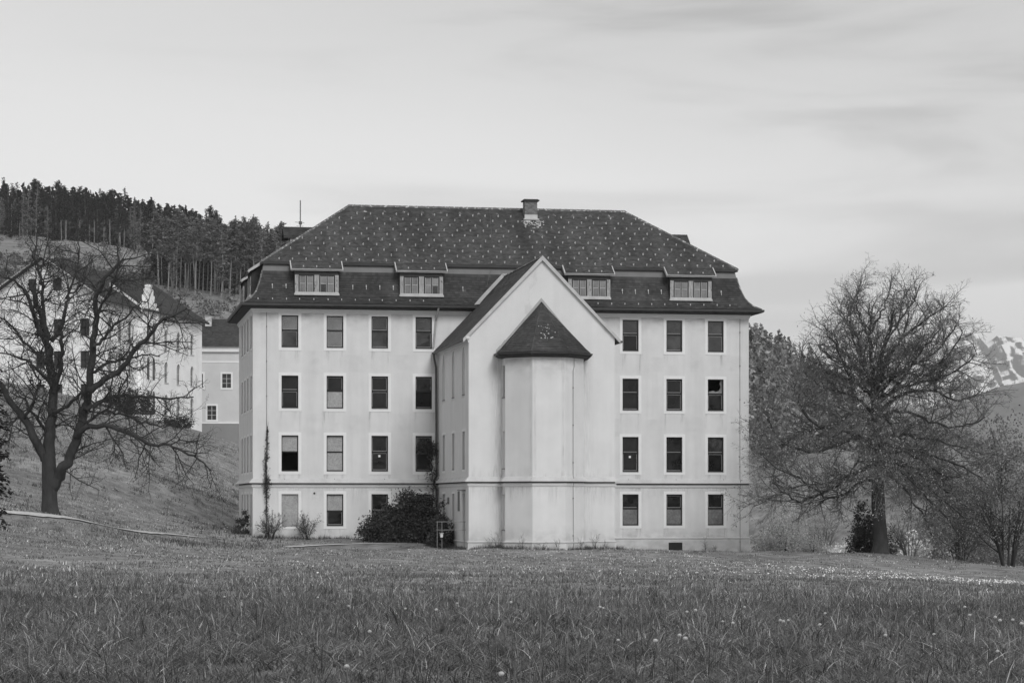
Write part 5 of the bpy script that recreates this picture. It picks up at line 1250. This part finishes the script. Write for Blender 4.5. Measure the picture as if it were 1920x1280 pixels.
# ---------------------------------------------------------------- far mountains
def mtn(name, d0, d1, x0, x1, nx_, ny_, fn, material):
    xs = np.linspace(x0, x1, nx_); ys = np.linspace(d0, d1, ny_); X_, Y_ = np.meshgrid(xs, ys); Z_ = fn(X_, Y_)
    ix = np.arange(nx_*ny_).reshape(ny_, nx_); F_ = np.stack([ix[:-1, :-1], ix[:-1, 1:], ix[1:, 1:], ix[1:, :-1]], -1).reshape(-1, 4)
    return np_mesh(name, np.stack([X_, Y_, Z_], -1).reshape(-1, 3), F_, material, kind='structure', smooth=False)
def fbm(X_, Y_, s, oct_=5, seed=0.0, ridged=False):
    o = np.zeros(X_.shape); f = X_.ravel()/s; h = Y_.ravel()/s
    for k in range(oct_):
        v_ = np.array([mnoise.noise(Vector((a*2**k+seed, b*2**k, seed*1.7+k*3.1))) for a, b in zip(f, h)]).reshape(X_.shape)
        o += (1-np.abs(v_)*2 if ridged else v_)*.5**k
    return o
def zat(py, d): return EYE+(940-py)/4533*d
def f_mount(X_, Y_):
    d = 9000.; xp = 960+X_/9800*4533          # crest line by bearing
    crest = np.interp(xp, [1200, 1450, 1600, 1700, 1775, 1830, 1846, 1870, 1900, 1940, 2050, 2200], [760, 720, 690, 662, 645, 632, 648, 634, 640, 642, 628, 650])
    H = zat(crest, 9800); t = np.clip((Y_-7600)/(9800-7600), 0, 1.4); t2 = np.where(t < 1, t, 2-t)
    prof = np.where(t2 < .62, t2*.62, .3844+(t2-.62)**.9*1.75); prof = prof/(.3844+.38**.9*1.75)
    n1 = fbm(X_, Y_*.55, 420, 5, 3.3, True); n2 = fbm(X_, Y_, 130, 3, 9.1)
    st = np.clip((t2-.45)/.3, 0, 1)
    return -30+(H+30)*prof+(n1-.5)*75*st*np.clip(1.15-t2, .25, 1)+n2*16*st
def f_ridge(X_, Y_):
    xp = 960+X_/5600*4533; crest = np.interp(xp, [1100, 1400, 1550, 1650, 1750, 1800, 1857, 1920, 2050, 2300], [880, 850, 820, 795, 765, 750, 733, 723, 700, 690])
    t = np.clip((Y_-4300)/1300, 0, 1.3); t2 = np.where(t < 1, t, 2-t); return -30+(zat(crest, 5600)+30)*np.sin(np.clip(t2, 0, 1)*math.pi/2)**1.2+fbm(X_, Y_, 260, 4, 5.5)*14*np.clip(t2*3, 0, 1)
def mountain_mat():
    m = bpy.data.materials.new('rock_snow'); m.use_nodes = True; t = m.node_tree; p = t.nodes['Principled BSDF']; p.inputs['Roughness'].default_value = .95; p.inputs['Specular IOR Level'].default_value = .1
    ge = t.nodes.new('ShaderNodeNewGeometry'); sx = t.nodes.new('ShaderNodeSeparateXYZ'); t.links.new(ge.outputs['True Normal'], sx.inputs[0])
    tc_ = t.nodes.new('ShaderNodeTexCoord'); mp = t.nodes.new('ShaderNodeMapping'); mp.inputs['Scale'].default_value = (1.6, .5, .3); t.links.new(tc_.outputs['Object'], mp.inputs[0]); nz = t.nodes.new('ShaderNodeTexNoise'); nz.inputs['Scale'].default_value = .022; nz.inputs['Detail'].default_value = 8; t.links.new(mp.outputs[0], nz.inputs['Vector'])
    ad = t.nodes.new('ShaderNodeMath'); ad.operation = 'MULTIPLY_ADD'; t.links.new(nz.outputs['Fac'], ad.inputs[0]); ad.inputs[1].default_value = .55; t.links.new(sx.outputs['Z'], ad.inputs[2])
    mr = t.nodes.new('ShaderNodeMapRange'); mr.inputs['From Min'].default_value = 1.10; mr.inputs['From Max'].default_value = 1.17; t.links.new(ad.outputs[0], mr.inputs['Value']); mr.inputs['To Min'].default_value = .06; mr.inputs['To Max'].default_value = .92
    t.links.new(mr.outputs[0], p.inputs['Base Color']); MATS['rock_snow'] = m
mountain_mat()
mat('far_forest', 0.12, 0.95, var=0.35, scale=0.012, detail=8, spots=(0.0042, (1, 1, 2.5), 0.685, 0.02, 0.75))
mtn('mountain', 7500, 10300, 700, 2500, 260, 130, f_mount, 'rock_snow')
mtn('ridge', 4300, 5900, 100, 1800, 130, 60, f_ridge, 'far_forest')

# ---------------------------------------------------------------- grass, flowers
mat('grass_blade', 0.135, 0.42, attr='tint', spec=0.5, transl=0.25)
g = np.random.default_rng(17)
def inside_house(x, y):
    c, s = math.cos(ROT), math.sin(ROT); dx, dy = x-BX, y-BY; u = dx*c+dy*s; v = -dx*s+dy*c
    return ((u > -.1) & (u < 31.1) & (v > -.1) & (v < 13.1)) | ((u > CU0-.1) & (u < CU1+.1) & (v > CV-.1) & (v < 0)) | ((abs(u-AC) < AW+.1) & (v > CV-AS-1.4) & (v < CV))
def scatter(d0, d1, dens, hw=.31):
    n = int(dens*hw*(d1*d1-d0*d0)); d = np.sqrt(g.uniform(d0*d0, d1*d1, n)); k = g.uniform(-hw, hw, n); return d*k, d
Vs = []; Ts = []; Fs = []; off = 0
def clumpn(x, y):      # growth varies from patch to patch
    return .5+.25*(np.sin(x*1.7+np.sin(y*.9)*1.3)*np.sin(y*1.3+np.cos(x*.8))+np.sin(x*.47+1.1)*np.cos(y*.21+np.sin(x*.3)))
def blades(x, y, hgt, wid, bend, segs, tint):
    global off
    n = len(x); z = gz(x, y)-.01; th = g.uniform(0, 2*math.pi, n); fx_ = g.uniform(0, 2*math.pi, n)
    dirx, diry = np.cos(th), np.sin(th); wx, wy = np.cos(fx_), np.sin(fx_); rows = []
    for i in range(segs+1):
        t = i/segs; lean = bend*hgt*t**1.8; cz = z+hgt*t*(1-.35*np.minimum(bend, 1.2)*t); w = wid*(1-t)**.7*.5 if i < segs else wid*0
        cx, cy = x+dirx*lean, y+diry*lean
        if i < segs: rows += [np.stack([cx-wx*w, cy-wy*w, cz], 1), np.stack([cx+wx*w, cy+wy*w, cz], 1)]
        else: rows += [np.stack([cx, cy, cz], 1)]
    k = len(rows); V = np.stack(rows, 1).reshape(-1, 3); base = np.arange(n)*k+off; F_ = []
    for i in range(segs-1):
        a = 2*i; F_.append(np.stack([base+a, base+a+1, base+a+3], 1)); F_.append(np.stack([base+a, base+a+3, base+a+2], 1))
    a = 2*(segs-1); F_.append(np.stack([base+a, base+a+1, base+a+2], 1))
    Fs.append(np.concatenate(F_)); Ts.append(np.tile(tint, len(F_))); Vs.append(V); off += len(V)
def tufts(d0, d1, dens, per, h0, w0, sg, rad, tone, flat):
    cx, cy = scatter(d0, d1, dens); c = clumpn(cx, cy); keep = (g.random(len(cx)) < .4+c) & ~inside_house(cx, cy) & (path_dist(cx, cy) > 1.0 if d1 > 80 else True); cx, cy, c = cx[keep], cy[keep], c[keep]; n = len(cx)
    tt = tone*g.uniform(.45, 1.55, n)*(.7+.6*c); th_ = h0*g.uniform(.5, 1.4, n)*(.7+.6*c)
    i = np.repeat(np.arange(n), per); k = len(i); a = g.uniform(0, 2*math.pi, k); r_ = rad*np.sqrt(g.random(k)); x = cx[i]+np.cos(a)*r_; y = cy[i]+np.sin(a)*r_
    dry = g.random(k); tint = tt[i]*g.uniform(.5, 1.5, k)*np.where(dry < .12, 2.6, np.where(dry < .42, .45, 1))
    blades(x, y, th_[i]*g.uniform(.4, 1.2, k), w0*g.uniform(.6, 1.5, k), np.abs(g.normal(flat, .55, k)), sg, tint)
tufts(12, 20, 108, 15, .15, .0085, 3, .10, 1.08, 1.2); tufts(20, 34, 62, 12, .15, .012, 2, .12, 1.05, 1.05); tufts(34, 60, 18, 11, .11, .020, 1, .18, 1.3, .8); tufts(60, 100, 7, 9, .09, .034, 1, .26, 1.7, .7); tufts(100, 150, 3.2, 8, .08, .05, 1, .3, 1.7, .6)
tufts(12, 40, 6, 9, .27, .008, 3, .05, .95, .6)
# taller dark grass left standing along the foot of the walls
nw = 0; wx, wy = [], []
for a_, b_ in zip(FULL[1:-2], FULL[2:-1]):
    a_, b_ = Vector(a_), Vector(b_); dd = (b_-a_); n_ = int(dd.length*150); nrm_ = Vector((dd.y, -dd.x)).normalized()
    for _ in range(n_):
        q = a_+dd*g.random()+nrm_*(.1+abs(g.normal(0, .28))); w_ = b2w(q.x, q.y); wx.append(w_[0]); wy.append(w_[1])
wx, wy = np.array(wx), np.array(wy); k = len(wx); blades(wx, wy, g.uniform(.10, .34, k)*(.5+clumpn(wx*2, wy*2)), .02*g.uniform(.6, 1.4, k), np.abs(g.normal(.5, .4, k)), 2, g.uniform(.25, 1.0, k))
# the slope on the far side of the path
n = 120000; x = g.uniform(-60, -12, n); y = g.uniform(95, 245, n); k = (path_dist(x, y) > 1.2) & ~inside_house(x, y) & (np.abs(x/y) < .29); x, y = x[k], y[k]; c = clumpn(x*1.3, y*1.3); n = len(x)
blades(x, y, (.14*g.uniform(.5, 1.2, n)*(.5+1.0*c)), .06*g.uniform(.6, 1.3, n), np.abs(g.normal(.4, .3, n)), 1, 1.9*(.45+1.3*c)*g.uniform(.5, 1.5, n))
n = 9000; cx, cy = g.uniform(-60, -12, n), g.uniform(100, 240, n); k = (path_dist(cx, cy) > 2.6) & ~inside_house(cx, cy) & (np.abs(cx/cy) < .29) & (clumpn(cx*.8, cy*.8) > .45); cx, cy = np.repeat(cx[k], 7), np.repeat(cy[k], 7); n = len(cx)      # rank dark tufts
cx = cx+g.normal(0, .13, n); cy = cy+g.normal(0, .13, n); blades(cx, cy, g.uniform(.12, .34, n), .05*g.uniform(.6, 1.3, n), np.abs(g.normal(.5, .4, n)), 1, g.uniform(.25, 1.0, n))
grass = np_mesh('grass', np.concatenate(Vs), np.concatenate(Fs), 'grass_blade', kind='stuff', tint=np.concatenate(Ts)); grass['label'] = 'uncut meadow grass in front of the house'; grass['category'] = 'grass'
# daisies too many to count
mat('petal', 0.85, 0.7, transl=0.2)
V = []; F_ = []
def daisy(x, y, r):
    z = float(gz(x, y)[0])+g.uniform(.08, .16); i = len(V); a0 = g.uniform(0, 6); tz = g.uniform(-.5, .5); ty = g.uniform(-.7, .1)
    for k in range(6):
        a = a0+k*math.pi/3; V.append((x+r*math.cos(a), y+r*math.sin(a), z+r*(math.cos(a)*tz-math.sin(a)*ty)))
    F_.append((i, i+1, i+2, i+3)); F_.append((i, i+3, i+4, i+5))
def patch(cx, cy, sx, sy, n, r0, r1):
    for _ in range(n):
        x, y = g.normal(cx, sx), g.normal(cy, sy)
        if not bool(inside_house(np.array([x]), np.array([y]))[0]): daisy(x, y, g.uniform(r0, r1))
for X_, Y_, d_, sx, sy, n in ((1720, 0, 88, 3.4, 9, 300), (1800, 0, 86, 2.6, 5.0, 260), (1560, 0, 92, 3.0, 10, 180), (1880, 0, 90, 2.2, 6, 120), (1420, 0, 105, 3.5, 10, 120), (1200, 0, 118, 5, 9, 130), (1000, 0, 128, 3, 3, 70), (1880, 0, 70, 3, 7, 50), (1500, 0, 70, 6, 9, 70), (960, 0, 90, 7, 15, 40), (250, 0, 150, 4, 8, 120), (340, 0, 150, 3, 6, 90), (120, 0, 140, 6, 12, 60), (420, 0, 155, 2, 5, 40)):
    patch((X_-960)/4533*d_, d_, sx, sy, n, .014, .032)
fl = np_mesh('daisies', np.array(V), np.array(F_), 'petal', kind='stuff'); fl['label'] = 'scattered small white daisies across the meadow'; fl['category'] = 'flowers'
# dandelion clocks, each a plant
mat('seed_head', 0.7, 0.9, transl=0.35); mat('stem', 0.13, 0.7)
sh_ = MB(); q_ = random.Random(8)
for k in range(110):
    zc = 1-2*(k+.5)/110; a = k*2.399963; rr = math.sqrt(max(0, 1-zc*zc)); n_ = Vector((rr*math.cos(a), rr*math.sin(a), zc)); t1 = n_.orthogonal().normalized()*.0045; t2 = n_.cross(t1); p = n_*.021*q_.uniform(.9, 1.08)
    sh_.quad(tuple(p-t1), tuple(p-t2), tuple(p+t1), tuple(p+t2))
sh_.tube([(0, 0, -.006), (0, 0, .006)], .006, 6)
hm = bpy.data.meshes.new('seed_head'); hm.from_pydata(sh_.v, [], sh_.f); hm.materials.append(MATS['seed_head'])
st_ = MB(); st_.tube([(0, 0, -1), (.03, .01, -.5), (0, 0, 0)], .0028, 5); sm = bpy.data.meshes.new('stem'); sm.from_pydata(st_.v, [], st_.f); sm.materials.append(MATS['stem'])
DAND = [(940, 1262), (1159, 1199), (1229, 1200), (1274, 1190), (1285, 1196), (1125, 1137), (1131, 1139), (1304, 1143), (1288, 1146), (1355, 1164), (1374, 1167), (1463, 1162), (1469, 1164), (1478, 1162), (1396, 1137), (1537, 1170), (1547, 1149), (1751, 1188), (1818, 1152),
        (1866, 1156), (1875, 1162), (1899, 1161), (279, 1091), (421, 1118), (596, 1119), (654, 1135), (693, 1183), (760, 1140), (818, 1142), (958, 1128), (650, 1248), (1870, 1220), (60, 1080), (142, 1118), (857, 1130), (1809, 1137), (1915, 1168), (1660, 1190)]
for X_, Y_ in DAND:       # where the line of sight meets the tops of the grass
    d_ = 10.0
    while d_ < 80:
        if EYE-(Y_-940)/4533*d_ <= g1((X_-960)/4533*d_, d_)+.25: break
        d_ += .1
    x, y = at_px(X_, d_); z = EYE-(Y_-940)/4533*d_; gzv = g1(x, y); o = empty('dandelion', (x, y, gzv)); hd = bpy.data.objects.new('seed_head', hm); COL.objects.link(hd); hd.parent = o; hd.location = (0, 0, z-gzv); k_ = q_.uniform(.5, .8); hd.scale = (k_, k_, k_*.75)
    s_ = bpy.data.objects.new('stem', sm); COL.objects.link(s_); s_.parent = o; s_.location = (0, 0, z-gzv); s_.scale = (1, 1, z-gzv)
    tag(o, 'white dandelion clock standing in the meadow grass', 'dandelion', 'dandelion clocks in the meadow')

# ---------------------------------------------------------------- haze
hb = MB(); hb.box(-6000, 6000, -800, 10900, -60, 760)
mh = bpy.data.materials.new('air'); mh.use_nodes = True; t = mh.node_tree; t.nodes.clear(); o = t.nodes.new('ShaderNodeOutputMaterial'); vs = t.nodes.new('ShaderNodeVolumePrincipled')
vs.inputs['Color'].default_value = (.99, .99, .99, 1); vs.inputs['Density'].default_value = 7.5e-5; vs.inputs['Anisotropy'].default_value = 0.0; t.links.new(vs.outputs[0], o.inputs['Volume']); MATS['air'] = mh
HZ = hb.build('haze', 'air', kind='stuff'); HZ['label'] = 'thin pale haze in the valley air'; HZ['category'] = 'haze'
